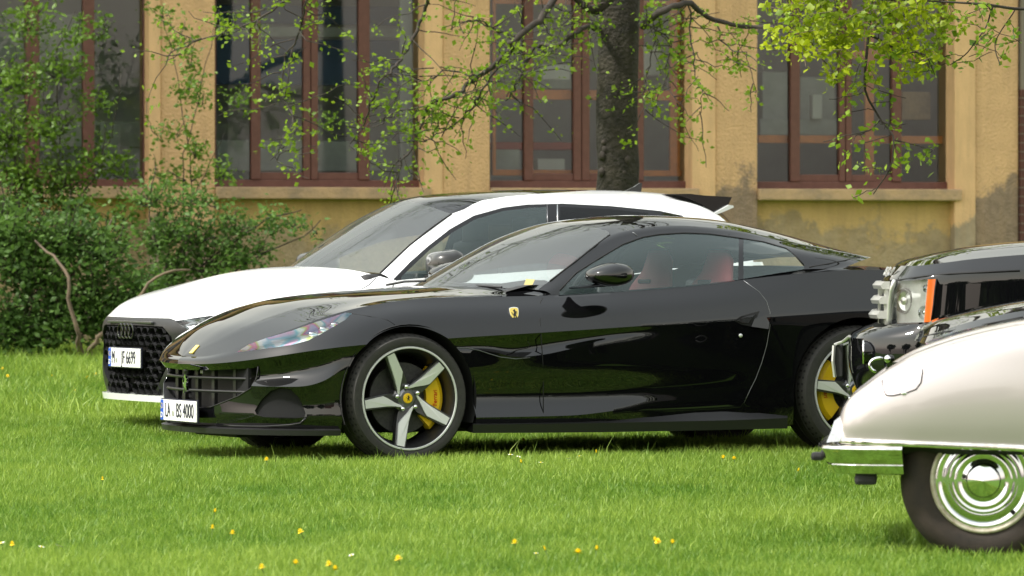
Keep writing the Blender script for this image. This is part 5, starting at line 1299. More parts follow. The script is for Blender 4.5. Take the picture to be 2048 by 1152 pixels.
    gapl = [p for p in (cast(px, py, .002) for px, py in ((1873, 558), (1870, 580), (1867, 610), (1863, 640))) if p]
    tube_on('panel_gap', gapl, .004, M['gap'], root)
    # fog lamp hole with bright ring, towing hook, number-plate bracket
    for sg in (-1, 1):
        p = cast(1732, 704); b = MB(); p = p or (-.80, -.55, .64)
        for k, (ra, dep) in enumerate(((.060, -.012), (.052, -.010), (.050, .05), (.001, .05))):
            b.v += [(p[0] + dep + .10 * abs(0), sg * -1 * (p[1] + ra * math.cos(t)), p[2] + ra * 1. * math.sin(t)) for t in np.linspace(0, 2 * math.pi, 25)[:-1]]
        b.f += [(i * 24 + k, i * 24 + (k + 1) % 24, (i + 1) * 24 + (k + 1) % 24, (i + 1) * 24 + k) for i in range(3) for k in range(24)]
        b.build('fog_lamp', M['black_gloss'], bu, True, 40)
        MB().tube([(p[0] - .012, sg * -1 * (p[1] + .056 * math.cos(t)), p[2] + .056 * math.sin(t)) for t in np.linspace(0, 2 * math.pi, 25)], .006, 6, False).build('fog_lamp_ring', M['chrome' if sg < 0 else 'black_satin'], bu, True)
    c = cast(1768, 730) or (-.7, -.8, .57)
    MB().tube([(c[0] - .02 - .05 * math.sin(t), c[1] - .03, c[2] + .035 * math.cos(t)) for t in np.linspace(-.3, 2.8, 10)], .010, 6).build('towing_hook', M['chrome'], bu, True)
    MB().sphere((c[0] + .02, c[1] - .03, c[2] + .03), .022).build('hook_bolt', M['chrome'], bu, True)
    MB().bbox(-.985, -.945, -.12, .12, .50, .665, .006).build('plate_bracket', M['black_matte'], bu)
    MB().tube([(-.99, -.12, .66), (-.995, -.125, .58), (-.985, -.12, .50)], .010, 6).build('bracket_edge', M['silver_paint'], bu)
    MB().tube([(-.985, -.10, .665), (-.945, -.2, .68), (-.91, -.30, .71)], .008, 6).build('bracket_arm', M['silver_paint'], bu)
    # cabin, wheels and underside carry on out of the picture
    rows = [[(l,) + p for l, p in enumerate(r)] for r in (
        [(.72, -.885, 1.14), (1.05, -.89, 1.15), (1.4, -.89, 1.16), (2.6, -.89, 1.16), (3.5, -.88, 1.16), (3.66, -.85, 1.16)],
        [(.72, -.80, 1.19), (1.0, -.77, 1.5), (1.32, -.74, 1.80), (2.6, -.74, 1.84), (3.5, -.74, 1.82), (3.66, -.78, 1.2)],
        [(.70, 0, 1.215), (.98, 0, 1.52), (1.3, 0, 1.84), (2.6, 0, 1.89), (3.5, 0, 1.87), (3.68, 0, 1.2)])]
    gl = Shell(FL); gl.add(cross_interp(rows_eval(rows, np.linspace(0, 5, 60), 3.), [8, 8], crease=(1,)), 1)
    for f in gl.bm.faces:
        c = f.calc_center_median(); i_side = abs(c.y) > .745
        if i_side and 1.2 < c.z < 1.72 and .95 < c.x < 3.45 and not (1.9 < c.x < 2.02): f[gl.lay] = 2
        if not i_side and c.z < 1.78 and c.x < 1.26 and abs(c.y) < .70: f[gl.lay] = 3
    V, F = gl.mesh((1,)); side_pair('roof', V, F, bp, root, fuse=True); V, F = gl.mesh((2,)); side_pair('side_window', V, F, M['glass_dark'], root); V, F = gl.mesh((3,)); side_pair('windshield', V, F, M['glass_dark'], root, fuse=True)
    for x in (0, 2.885):
        for sg in (-1, 1):
            simple_wheel(root, x, sg * .80, .385, .385, .255, .255, sg < 0, M['tyre'], M['alloy'])
            li = MB(); li.lathe([(.44, sg * .93), (.44, sg * .6), (.05, sg * .6)], 20, 'Y', (x, 0, .385), -.1, math.pi + .1); li.build('wheel_well', M['black_matte'], root, True, 40)
    MB().bbox(-.70, 3.5, -.58, .58, .30, .8, .02).build('underbody', M['black_matte'], root)
    return root
build_offroader()

FS = Frame(2.79, 23.9, -.085, -3.)
def build_saloon():
    root = empty('saloon_car', FS.o, FS.yaw); A = FS.at; bp = M['black_paint']
    tag(root, 'black saloon car mostly hidden between the old pale saloon and the off-road car', 'car')
    L = [-1, -.9, -.8, -.65, -.45, -.2, .3, .8]
    def nz(X, Y, z, tl): return [(l, x, y, z if not hasattr(z, '__len__') else z[i]) for i, (l, x, y) in enumerate(zip(L, X, Y))] + [(2.75, 2.75, -.91, tl), (3.5, 3.5, -.86, tl), (3.75, 3.72, -.6, tl), (3.85, 3.8, 0, tl)]
    X = [-.945, -.93, -.88, -.72, -.47, -.2, .3, .8]; Y = [0, -.4, -.66, -.84, -.895, -.91, -.915, -.915]
    l0 = nz([x + .05 for x in X[:5]] + X[5:], Y, .22, .22); l1 = nz(X, Y, .45, .45); l2 = nz(X, Y, [.66] * 4 + [.67, .68, .7, .72], .74)
    l3 = nz([-.93, -.917, -.865, -.70, -.46, -.2, .3, .8], [0, -.38, -.635, -.815, -.865, -.88, -.885, -.885], [.765, .765, .783, .842, .893, .91, .93, .94], .98)
    l4 = nz([-.90, -.888, -.835, -.67, -.44, -.2, .3, .8], [0, -.33, -.57, -.735, -.79, -.80, -.81, -.82], [.815, .812, .825, .878, .925, .945, .97, .98], 1.01)
    U = np.unique(np.concatenate([np.linspace(-1, -.2, 40), np.linspace(-.2, 3.85, 60)])); R = [l0, l1, l2, l3, l4]
    sh = Shell(FS); sh.add(cross_interp(rows_eval(R, U, 2.), [4, 4, 5, 3], crease=(3,)), 1)
    Uh = np.append(U[U < .8], .8)
    hh = lambda k, zo: [(-1, -.90, 0, .818), (-.9, -.885 + .0, -.2 * k, .835 + zo), (-.8, -.83, -.36 * k, .868 + zo), (-.65, -.68, -.48 * k, .914 + zo), (-.45, -.46, -.5 * k, .96 + zo), (-.2, -.2, -.5 * k, .99 + zo), (.3, .3, -.5 * k, 1.02 + zo), (.8, .75, -.5 * k, 1.03)]
    H = rows_eval([l4, hh(1, -.006), hh(0, 0)], Uh, 2.); H[0] = rows_eval(R, Uh, 2.)[-1]
    sh.add(cross_interp(H, [5, 5]), 2); sh.weld()
    arch = lambda cx: [(cx - .37, -.2)] + [(cx - .37 * math.cos(t), .335 + .37 * math.sin(t)) for t in np.linspace(0, math.pi, 26)] + [(cx + .37, -.2)]
    sh.cut_xz(arch(-.02), 99, parts=(1,)); sh.cut_xz(arch(2.75), 99, parts=(1,)); sh.kill(99)
    sh.cut_px([(1850, 685), (1872, 674), (1900, 665), (1978, 650), (2048, 637.5), (2060, 640), (2048, 662), (1975, 675), (1900, 691), (1860, 697)], 5, parts=(1,))
    sh.cut_px([(1700, 676), (1833, 681), (1846, 688), (1858, 700), (1850, 780), (1700, 780)], 6, parts=(1,))
    cast = caster(FS, sh.bm)
    V, F = sh.mesh((2,)); side_pair('hood', V, F, bp, root, fuse=True); V, F = sh.mesh((1,)); side_pair('body', V, F, bp, root, fuse=True, angle=35)
    V, F = sh.mesh((6,)); VR, FR = recess(V, F, (.04, 0, 0)); g = side_pair('grille', VR, FR, M['grille_dark'], root, fuse=True)[0]
    for y in np.linspace(-.44, .44, 9):
        x = float(np.interp(abs(y), [0, .4, .66], [-.945, -.93, -.88])); MB().bbox(x, x + .03, y - .012, y + .012, .46, .72, .004).build('grille_bar', M['black_gloss'], g)
    V, F = sh.mesh((5,)); VR, FR = recess(V, F, (.04, .05, 0))
    for sg in (1, -1):
        hl = obj('headlight', [(x, sg * y, z) for x, y, z in VR], FR, M['lamp_plastic'], root, True, 40); obj('lamp_cover', [(x, sg * y, z) for x, y, z in V], F, M['glass_clear'], hl, True)
    gp = [p for p in (cast(px, py, .002) for px, py in ((1833, 679.5), (1850, 673), (1870, 668), (1900, 662.5), (1978, 647.5), (2046, 634.5))) if p]
    tube_on('panel_gap', gp, .004, M['gap'], root)
    rows = [[(l,) + p for l, p in enumerate(r)] for r in (
        [(.78, -.82, .97), (1.1, -.83, .98), (1.6, -.84, .99), (2.5, -.84, 1.0), (3.1, -.80, 1.0), (3.3, -.76, 1.0)],
        [(.75, -.72, 1.02), (1.1, -.66, 1.22), (1.55, -.58, 1.40), (2.4, -.57, 1.41), (2.95, -.6, 1.2), (3.25, -.62, 1.03)],
        [(.72, 0, 1.035), (1.05, 0, 1.25), (1.5, 0, 1.45), (2.4, 0, 1.46), (3.0, 0, 1.22), (3.3, 0, 1.03)])]
    gl = Shell(FS); gl.add(cross_interp(rows_eval(rows, np.linspace(0, 5, 50), 3.), [7, 7], crease=(1,)), 1)
    for f in gl.bm.faces:
        c = f.calc_center_median()
        if abs(c.y) > .60 and 1.02 < c.z < 1.34 and 1.0 < c.x < 2.9: f[gl.lay] = 2
        elif abs(c.y) < .58 and (c.x < 1.45 or c.x > 2.5): f[gl.lay] = 3
    V, F = gl.mesh((1,)); side_pair('roof', V, F, bp, root, fuse=True); V, F = gl.mesh((2,)); side_pair('side_window', V, F, M['glass_dark'], root); V, F = gl.mesh((3,)); side_pair('windshield', V, F, M['glass_dark'], root, fuse=True)
    dk = [[(2.9, 2.9, -.82, 1.0), (3.5, 3.5, -.80, 1.0), (3.85, 3.7, -.6, .99)], [(2.9, 2.9, 0, 1.02), (3.5, 3.5, 0, 1.01), (3.85, 3.78, 0, .99)]]
    P = cross_interp(rows_eval(dk, np.linspace(2.9, 3.85, 12), 1.), 4); side_pair('tail_deck', P.reshape(-1, 3).tolist(), grid_faces(len(P), 12), bp, root, fuse=True)
    for x in (-.02, 2.75):
        for sg in (-1, 1):
            simple_wheel(root, x, sg * .79, .335, .335, .23, .225, sg < 0, M['tyre'], M['alloy'])
            li = MB(); li.lathe([(.378, sg * .885), (.378, sg * .6), (.05, sg * .6)], 20, 'Y', (x, 0, .335), -.2, math.pi + .2); li.build('wheel_well', M['black_matte'], root, True, 40)
    MB().bbox(-.85, 3.6, -.58, .58, .2, .5, .02).build('underbody', M['black_matte'], root)
    return root
build_saloon()

# the old saloon: seen from the tail, X runs forwards to the right
FD = Frame(1.965, 21.497, -.158, -5.)
M['champagne'] = mat('champagne_paint', (.46, .415, .415), .38, .45, coat=.9, coat_rough=.05)
def build_classic():
    root = empty('classic_saloon', FD.o, FD.yaw); A = FD.at; cp = M['champagne']
    tag(root, 'pale champagne vintage saloon tail with half-covered chrome wheel and chrome bumper', 'car')
    ext = lambda w, z: [(.6, .6, -w, z[0]), (1.5, 1.5, -w - .02, z[1]), (2.4, 2.4, -w - .03, z[2]), (3.1, 3.1, -w - .04, z[3]), (3.7, 3.7, -w + .15, z[4]), (3.85, 3.9, -.35, z[4]), (4.0, 3.98, 0, z[4])]
    d0 = [(-.8, -.575, 0, .49), (-.7, -.575, -.42, .49), (-.62, -.583, -.60, .487), (-.585, -.572, -.668, .484), (-.50, -.50, -.715, .481), (-.44, -.44, -.738, .480), (-.3, -.3, -.775, .476), (-.07, -.07, -.80, .468), (.13, .13, -.815, .462)] + ext(.84, (.40, .32, .30, .30, .32))
    d1 = [(-.8, -.585, 0, .56), (-.7, -.585, -.42, .56), (-.62, -.590, -.61, .555), (-.585, -.575, -.682, .552), (-.50, -.50, -.735, .555), (-.44, -.44, -.757, .56), (-.3, -.3, -.792, .565), (-.07, -.07, -.818, .57), (.13, .13, -.835, .57)] + ext(.86, (.55, .5, .5, .5, .5))
    d2 = [(-.8, -.572, 0, .615), (-.7, -.572, -.42, .615), (-.62, -.575, -.595, .615), (-.585, -.560, -.665, .620), (-.50, -.495, -.715, .645), (-.44, -.44, -.742, .672), (-.3, -.3, -.778, .715), (-.07, -.07, -.81, .76), (.13, .13, -.828, .785)] + ext(.85, (.80, .78, .76, .74, .66))
    d3 = [(-.8, -.55, 0, .650), (-.7, -.55, -.40, .650), (-.62, -.555, -.56, .652), (-.585, -.542, -.622, .660), (-.50, -.482, -.672, .696), (-.44, -.43, -.70, .731), (-.3, -.3, -.735, .798), (-.07, -.07, -.765, .868), (.13, .13, -.785, .912)] + ext(.81, (.96, .95, .92, .88, .74))
    d4 = [(-.8, -.52, 0, .664), (-.7, -.52, -.36, .666), (-.62, -.525, -.48, .673), (-.585, -.512, -.53, .688), (-.50, -.46, -.555, .729), (-.44, -.415, -.572, .765), (-.3, -.29, -.60, .838), (-.07, -.065, -.63, .912), (.13, .13, -.65, .953)] + ext(.70, (1.0, .985, .95, .92, .78))
    d5 = [(-.8, -.50, 0, .668), (-.7, -.50, -.16, .668), (-.62, -.50, -.2, .672), (-.585, -.48, -.2, .682), (-.50, -.42, -.2, .71), (-.44, -.38, -.2, .735), (-.3, -.26, -.2, .80), (-.07, -.04, -.2, .88), (.13, .15, -.2, .93), (.6, .6, -.2, .99), (1.5, 1.5, -.2, 1.0), (2.4, 2.4, -.2, .97), (3.1, 3.1, -.2, .95), (3.7, 3.7, -.2, .8), (3.85, 3.9, -.1, .78), (4.0, 3.98, 0, .76)]
    d6 = [(p[0], p[1], 0., p[3] + .002) for p in d5]
    U = np.unique(np.concatenate([np.linspace(-.8, .2, 70), np.linspace(.2, 4.0, 60)])); R = [d0, d1, d2, d3, d4, d5, d6]
    sh = Shell(FD); sh.add(cross_interp(rows_eval(R, U, 3.), [4, 6, 6, 6, 6, 2]), 1); sh.weld()
    flap = [(1768, 737), (1764.5, 750), (1764.5, 761), (1766, 778), (1772, 790), (1780, 791.5), (1788, 791), (1815, 785), (1832, 778.5), (1842, 765), (1845, 745), (1846, 727), (1820, 726)]
    sh.cut_px(flap, 2, parts=(1,))
    cast = caster(FD, sh.bm)
    arch = [(2.72, -.2)] + [(3.125 - .40 * math.cos(t), .34 + .40 * math.sin(t)) for t in np.linspace(0, math.pi, 24)] + [(3.53, -.2)]
    sh.cut_xz(arch, 99, parts=(1,)); sh.kill(99)
    V, F = sh.mesh((1,)); bo = side_pair('body', V, F, cp, root, fuse=True)[0]
    V, F = sh.mesh((2,)); obj('fuel_flap', V, F, cp, root, True)
    fl = [p for p in (cast(x, y, .0012) for x, y in flap[2:12]) if p]
    fo = [p for p in (cast(x, y, .0012) for x, y in ((1764.5, 761), (1766, 778), (1772, 790), (1780, 791.5), (1788, 791), (1815, 785), (1832, 778.5), (1842, 765), (1845, 745), (1846, 729)))if p]
    MB().tube(fo, .0028, 5).build('panel_gap', M['gap'], root, True)
    c = cast(1808, 786.5, .003); MB().sphere(c, (.014, .005, .007), 8, 5).build('flap_catch', M['chrome'], root, True)
    # bright moulding along the lower edge
    Us = np.linspace(-.72, 2.2, 60); e = rows_eval([d0], Us, 3.)[0]; V, F = sweep(e[:, :2], [(.004, 0), (.012, .002), (.014, .014), (.010, .026), (.002, .028)])
    k = 5; V = [(x, y, z + e[i // k][2] - .004) for i, (x, y, z) in enumerate(V)]
    nn = V[30 * k + 2][1] - e[30][1]
    if nn > 0:
        V, F = sweep(e[:, :2], [(-.004, 0), (-.012, .002), (-.014, .014), (-.010, .026), (-.002, .028)]); V = [(x, y, z + e[i // k][2] - .004) for i, (x, y, z) in enumerate(V)]
    side_pair('sill_moulding', V, F, M['chrome_old'], root, angle=50)
    # dark inset valance under the moulding
    Ub = np.linspace(-.8, .15, 30); e = rows_eval([d0], Ub, 3.)[0]
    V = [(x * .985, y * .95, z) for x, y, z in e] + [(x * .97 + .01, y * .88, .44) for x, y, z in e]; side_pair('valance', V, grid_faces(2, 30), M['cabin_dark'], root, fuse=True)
    # bumper: wrap-round main bar, lower bar, upright
    path = smooth_path([(-.325, -.785), (-.42, -.772), (-.52, -.742), (-.585, -.708), (-.628, -.655), (-.645, -.55), (-.655, -.3), (-.658, 0)], 44)
    def bar(name, prof, par, m):
        V, F = sweep(path, prof); n = len(prof)
        t0 = np.array(sweep(path, [(.02, 0)])[0][5])
        if t0[1] > path[5][1]: V, F = sweep(path, [(-o, z) for o, z in prof])
        F.append(list(range(n)))
        return side_pair(name, V, F, m, par, fuse=True, angle=32)[0]
    bm_ = bar('rear_bumper', [(-.06, .474), (-.01, .477), (.012, .472), (.020, .462), (.020, .455), (-.006, .408), (-.014, .402), (-.06, .402)], root, M['chrome_old'])
    bar('lower_bumper_bar', [(-.06, .401), (-.016, .401), (-.013, .396), (-.034, .362), (-.045, .358), (-.07, .358)], bm_, M['chrome_old'])
    for sg in (1, -1):
        up = [(1672, 842), (1690, 828), (1690, 862), (1684, 882), (1657, 884), (1666, 862)]; P = [(A(x, y, -.62)[0], A(x, y, -.62)[2]) for x, y in up]
        MB().prism(P, sg * -.66, sg * -.52, lambda p, h: (p[0] + (abs(h) - .59) * -.1, h - sg * (-1) * (p[1] - .5) * .75, p[1])).build('bumper_upright', M['chrome_old'], bm_)
        MB().bbox(-.70, -.645, *sorted((sg * -.50, sg * -.57)), .408, .442, .014).build('rubber_buffer', M['black_matte'], bm_)
        MB().bbox(-.52, -.43, *sorted((sg * -.70, sg * -.58)), .315, .36, .015).build('bumper_bracket', M['black_matte'], root)
        b2 = MB().bbox(-.578, -.565, *sorted((sg * -.58, sg * -.42)), .52, .60, .01).build('tail_lamp', M['red_lens'], root)
    MB().bbox(-.02, 3.4, -.42, .42, .28, .5, .03).build('underbody', M['black_matte'], root)
    # cabin carries on out of the picture
    rows = [[(l,) + p for l, p in enumerate(r)] for r in ([(.45, -.76, .97), (.9, -.79, .99), (1.6, -.8, .99), (2.3, -.78, .97), (2.55, -.74, .95)], [(.5, -.60, 1.08), (.9, -.58, 1.33), (1.5, -.56, 1.43), (2.05, -.57, 1.33), (2.5, -.68, .98)], [(.30, 0, 1.0), (.85, 0, 1.36), (1.5, 0, 1.47), (2.1, 0, 1.36), (2.6, 0, .97)])]
    gl = Shell(FD); gl.add(cross_interp(rows_eval(rows, np.linspace(0, 4, 40), 3.), [7, 7], crease=(1,)), 1)
    for f in gl.bm.faces:
        c = f.calc_center_median()
        if abs(c.y) > .58 and 1.0 < c.z < 1.36 and .6 < c.x < 2.3: f[gl.lay] = 2
        elif abs(c.y) < .54 and (c.x < .8 or c.x > 2.0): f[gl.lay] = 3
    V, F = gl.mesh((1,)); side_pair('roof', V, F, cp, root, fuse=True); V, F = gl.mesh((2,)); side_pair('side_window', V, F, M['glass_dark'], root); V, F = gl.mesh((3,)); side_pair('rear_window', V, F, M['glass_dark'], root, fuse=True)
    # wheels: bias-ply brown tyre, dished chrome cover
    def cwheel(x, y, near):
        W = empty('wheel', (x, y, .335)); W.parent = root
        if not near: W.rotation_euler = (0, 0, math.pi)
        w = .17; h = w / 2; R = .335
        MB().lathe([(.19, -h + .03), (.205, -h + .010), (.225, -h + .0), (.27, -h - .008), (.30, -h + .002), (.32, -h + .018), (.331, -h + .035), (R, -h + .06), (R, h - .06), (.32, h - .018), (.27, h), (.2, h - .02)], 72, 'Y').build('tyre', M['tyre_brown'], W, True, 50)
        o = -h
        rim = MB().lathe([(.216, o + .012), (.214, o - .002), (.207, o - .006), (.199, o - .002), (.195, o + .010)], 72, 'Y').build('rim', M['rim_cream'], W, True, 60)
        cov = MB().lathe([(.197, o + .008), (.192, o + .002), (.182, o + .000), (.166, o + .014), (.150, o + .032), (.138, o + .040), (.130, o + .036), (.124, o + .018), (.119, o + .006), (.112, o + .001), (.100, o + .002), (.082, o + .012), (.067, o + .018)], 72, 'Y').build('wheel_cover', M['chrome'], W, True, 60)
        MB().lathe([(.067, o + .014), (.066, o - .012), (.062, o - .018), (.0005, o - .040)], 72, 'Y').build('cover_cone', M['chrome'], W, True, 25)
        v = math.radians(-47); MB().sphere((.172 * math.cos(v) * 1.0, o - .006, .172 * math.sin(v)), (.010, .012, .010), 8, 5).build('valve', M['gap'], W, True)
    M['rim_cream'] = mat('rim_cream', (.55, .52, .42), .4, .3, noise=(30, (.36, .31, .22), .35, .6))
    for x in (0., 3.125):
        for sg in (-1, 1): cwheel(x, sg * (.615 if x == 0 else .70), sg < 0)
    for sg in (-1, 1):
        MB().bbox(-.40, .42, *sorted((sg * .52, sg * .50)), .45, .75, .01).build('wheel_well', M['cabin_dark'], root)
    return root
build_classic()
# ------------------------------------------------------------------ trees and shrubs
M['bark'] = mat('bark', (.040, .034, .023), .95, noise=(7, (.018, .016, .012), .32, .62), bump=(34, 1., .03))
M['bark_dark'] = mat('bark_dark', (.045, .036, .028), .9, noise=(10, (.025, .02, .016), .3, .6))
M['stem_wood'] = mat('stem_wood', (.16, .115, .075), .9, noise=(9, (.08, .06, .045), .3, .6))
M['leaf_spring'] = leafy('leaf_spring', (.10, .19, .012), (.32, .46, .03), .5, .5)
M['leaf_bright'] = leafy('leaf_bright', (.11, .20, .006), (.40, .47, .012), .5, .5)
M['leaf_shrub'] = leafy('leaf_shrub', (.050, .110, .026), (.155, .28, .05), .55, .45)
M['leaf_mid'] = leafy('leaf_mid', (.05, .11, .014), (.19, .32, .03), .5, .45)
M['leaf_far'] = leafy('leaf_far', (.02, .04, .012), (.06, .10, .025), .6, .2)
def leaf_mesh(name, P, size, seed, tone, droop=.3, wide=.55, fold=.25):
    """P: leaf positions; each leaf a folded four-sided blade pointing anywhere, mostly sideways and down"""
    r = np.random.RandomState(seed); n = len(P); P = np.asarray(P)
    d = r.normal(size=(n, 3)); d[:, 2] = d[:, 2] * .6 - droop; d /= np.linalg.norm(d, axis=1, keepdims=True)
    u = np.cross(d, r.normal(size=(n, 3))); u /= np.linalg.norm(u, axis=1, keepdims=True) + 1e-9; w = np.cross(d, u)
    s = size * (.45 + 1.1 * r.rand(n) ** 1.3)[:, None]
    A = P; T = P + d * s; c = P + d * s * .45 + w * s * fold * .5
    L = c + u * s * wide * .5 - w * s * fold * .3; Rr = c - u * s * wide * .5 - w * s * fold * .3
    V = np.stack([A, L, T, Rr, c], 1).reshape(-1, 3); b = np.arange(n)[:, None] * 5
    F = np.concatenate([b + np.array([[0, 1, 4]]), b + np.array([[1, 2, 4]]), b + np.array([[2, 3, 4]]), b + np.array([[3, 0, 4]])])
    t = np.clip(tone + .25 * r.normal(size=n), 0, 1) if np.isscalar(tone) else np.clip(np.asarray(tone) + .15 * r.normal(size=n), 0, 1)
    return np_mesh(name, V, F, None, np.repeat(t, 5))
def wob(a, b, n, amp, r, sag=0.):
    a, b = np.array(a, float), np.array(b, float); t = np.linspace(0, 1, n)[:, None]
    p = a + (b - a) * t; L = np.linalg.norm(b - a); j = np.cumsum(r.normal(size=(n, 3)), 0) * amp * L / n; j -= t * j[-1]
    p += j; p[:, 2] -= sag * L * (t[:, 0] * (1 - t[:, 0])) * -1.
    return p
def W(px, py, d): return ((px - 1024) / FPX * d, d, CH - (py - Y0) * d / FPX)
def twig_leaves(path, r, step, length, per, spread, droop=.35):
    """side twigs off a limb; returns twig paths and leaf points"""
    tw, lp = [], []
    s = np.concatenate([[0], np.cumsum(np.linalg.norm(np.diff(path, axis=0), axis=1))]); k = s[-1] * .12
    while k < s[-1]:
        p = np.array([np.interp(k, s, path[:, i]) for i in range(3)])
        d = r.normal(size=3); d[2] = d[2] * .6 - droop; d /= np.linalg.norm(d); L = length * (.4 + r.rand())
        q = wob(p, p + d * L, 6, .25, r); tw.append(q)
        for _ in range(per):
            t = .25 + .75 * r.rand(); i = t * 5; j = min(int(i), 4); b = q[j] + (q[j + 1] - q[j]) * (i - j)
            c = r.randint(2, 5)
            for _ in range(c): lp.append(b + r.normal(size=3) * spread)
        k += step * (.5 + r.rand())
    return tw, lp
def big_tree():
    r = np.random.RandomState(21); D = 36.5
    base = np.array(W(1228, 0, D)); base[2] = gz1(base[0], D) - .05
    root = empty('tree', base); tag(root, 'old tree with dark mossy trunk and sparse spring leaves in front of the building', 'tree')
    loc = lambda p: np.asarray(p) - base
    # trunk: lumpy, leaning, swelling at knots
    zz = np.linspace(0, 1, 46); v = []; n = 22; Ht = 6.5
    for t in zz:
        z = t * Ht; px = np.interp(z, [0, 1., 1.7, 2.4, 3.0, 6.5], [1230, 1228, 1231, 1236, 1240, 1246]); c = np.array(W(px, 0, D)); c[2] = base[2] + z
        rad = np.interp(z, [0, .4, 1.4, 2.0, 2.6, 3.2, 4.5, 6.5], [.23, .18, .148, .142, .142, .16, .13, .08])
        for k in range(n):
            q = 2 * math.pi * k / n
            f = 1 + .05 * math.sin(3 * q + z * 1.3) + .035 * math.sin(7 * q - z * 2.1) + .03 * r.normal() * .6 + .10 * math.exp(-((z - 1.25) / .12) ** 2) * math.cos(q - 3.3) + .14 * math.exp(-((z - 1.55) / .18) ** 2) * math.cos(q - .2)
            v.append(loc(c) + np.array([math.cos(q) * rad * f, math.sin(q) * rad * f, 0]))
    F = grid_faces(len(zz), n) + [(i * n + n - 1, i * n, (i + 1) * n, (i + 1) * n + n - 1) for i in range(len(zz) - 1)]
    tk = obj('trunk', v, F, M['bark'], root, True)
    for px, py, s_ in ((1212, 298, .045), (1206, 312, .04), (1204, 345, .04), (1254, 320, .045), (1248, 345, .035), (1208, 285, .03)):
        c = W(px, py, D - .14); b = MB(); rr = np.random.RandomState(int(px)); b.sphere((0, .05, 0), (s_ * .7, .05, s_ * .9), 10, 7)
        b.v = [tuple(loc(c) + np.array(p) * (1 + .2 * rr.normal())) for p in b.v]; b.build('moss_knot', M['bark_dark'], tk, True)
    limbs_px = [  # traced limbs, photo px, distance, radius start/end
        ([(1196, 58), (1186, 52), (1148, 69), (1110, 90), (1075, 90), (1054, 115), (1040, 150), (1033, 167), (1010, 200)], 36.2, .032, .006),
        ([(1210, -60), (1150, -30), (1103, 3), (1075, 45), (1033, 76), (1005, 115), (978, 142), (940, 167), (894, 198), (867, 206), (846, 240), (822, 295), (797, 333), (787, 382)], 35.9, .045, .004),
        ([(900, -90), (870, -40), (856, 0), (839, 52), (797, 121), (776, 149), (745, 198), (731, 243), (700, 285)], 35.6, .025, .005),
        ([(978, 142), (940, 150), (900, 140), (850, 160), (800, 150)], 35.8, .012, .004), ([(1005, 115), (960, 190), (930, 230), (890, 260), (850, 285)], 35.7, .012, .004),
        ([(894, 198), (840, 215), (780, 230), (720, 260)], 35.8, .010, .004), ([(1033, 76), (990, 60), (950, 40), (900, 60)], 36., .012, .004),
        ([(1285, 50), (1290, 45), (1325, 24), (1377, 7), (1431, 40), (1503, 54), (1594, 54), (1650, 60)], 36.2, .045, .008),
        ([(1240, -30), (1193, 21), (1155, 0), (1120, -40)], 36.0, .05, .02),
        ([(1377, 7), (1384, 68), (1390, 149), (1404, 194), (1398, 235)], 36., .010, .003), ([(1325, 24), (1300, 120), (1290, 180), (1275, 240)], 36., .008, .003),
        ([(1431, 40), (1450, 90), (1490, 110), (1510, 180)], 36.1, .010, .003), ([(1290, 45), (1345, 90), (1330, 150), (1380, 230)], 35.9, .007, .003),
        ([(600, -60), (610, 0), (600, 60), (570, 120), (565, 190), (585, 235), (560, 290), (545, 320)], 35.5, .012, .003), ([(640, -50), (560, 10), (470, 60), (400, 80), (330, 110)], 35.5, .014, .004)]
    tips, leaves, twigs = [], [], []
    for pts, d, ra, rb in limbs_px:
        n_ = len(pts); P = np.array([W(x, y, d + .25 * math.sin(i * 1.3 + d * 7)) for i, (x, y) in enumerate(pts)])
        sp = smooth_path(P, max(14, n_ * 4)); sp += r.normal(size=sp.shape) * .008
        MB().tube([loc(p) for p in sp], list(np.linspace(ra * .68, rb * .8, len(sp))), 7).build('limb', M['bark_dark'], root, True)
        tw, lp = twig_leaves(sp, r, .075, .36, 5, .035); twigs += tw; leaves += lp
    # crown above the picture: limbs fan out, thin young foliage
    up = []
    for k in range(15):
        z0 = base[2] + 2.9 + 3.4 * r.rand(); a = r.rand() * 2 * math.pi; L = 2.2 + 2.6 * r.rand()
        p0 = np.array([base[0] + .06, D, z0]); p1 = p0 + np.array([math.cos(a) * L, math.sin(a) * L * .9 - .8, .5 + 2.2 * r.rand()]); q = wob(p0, p1, 14, .35, r)
        up.append(q); MB().tube([loc(p) for p in q], list(np.linspace(.07, .012, 14)), 7).build('limb', M['bark_dark'], root, True)
        for _ in range(5):
            i = r.randint(4, 14); b = q[i]; dd = r.normal(size=3); dd[2] = abs(dd[2]) * .3; dd /= np.linalg.norm(dd); q2 = wob(b, b + dd * (1. + r.rand()), 8, .3, r)
            MB_tw.append([loc(p) for p in q2]); tw, lp = twig_leaves(q2, r, .16, .35, 3, .05, 0.); twigs += tw; leaves += [p for p in lp if p[2] > 3.4]
    tb = MB()
    for q in MB_tw: tb.tube(q, list(np.linspace(.012, .004, len(q))), 5, False)
    for q in twigs: tb.tube([loc(p) for p in q], list(np.linspace(.0045, .002, len(q))), 4, False)
    tag(tb.build('twigs', M['bark_dark'], root), kind='stuff')
    P = np.array([loc(p) for p in leaves]); tone = .35 + .35 * vnoise(P[:, 0] * 3, P[:, 2] * 3, 1., 8)
    tag(mobj('crown', leaf_mesh('crown', P, .036, 5, tone, .35, .7), M['leaf_spring'], root), kind='stuff')
MB_tw = []
big_tree()
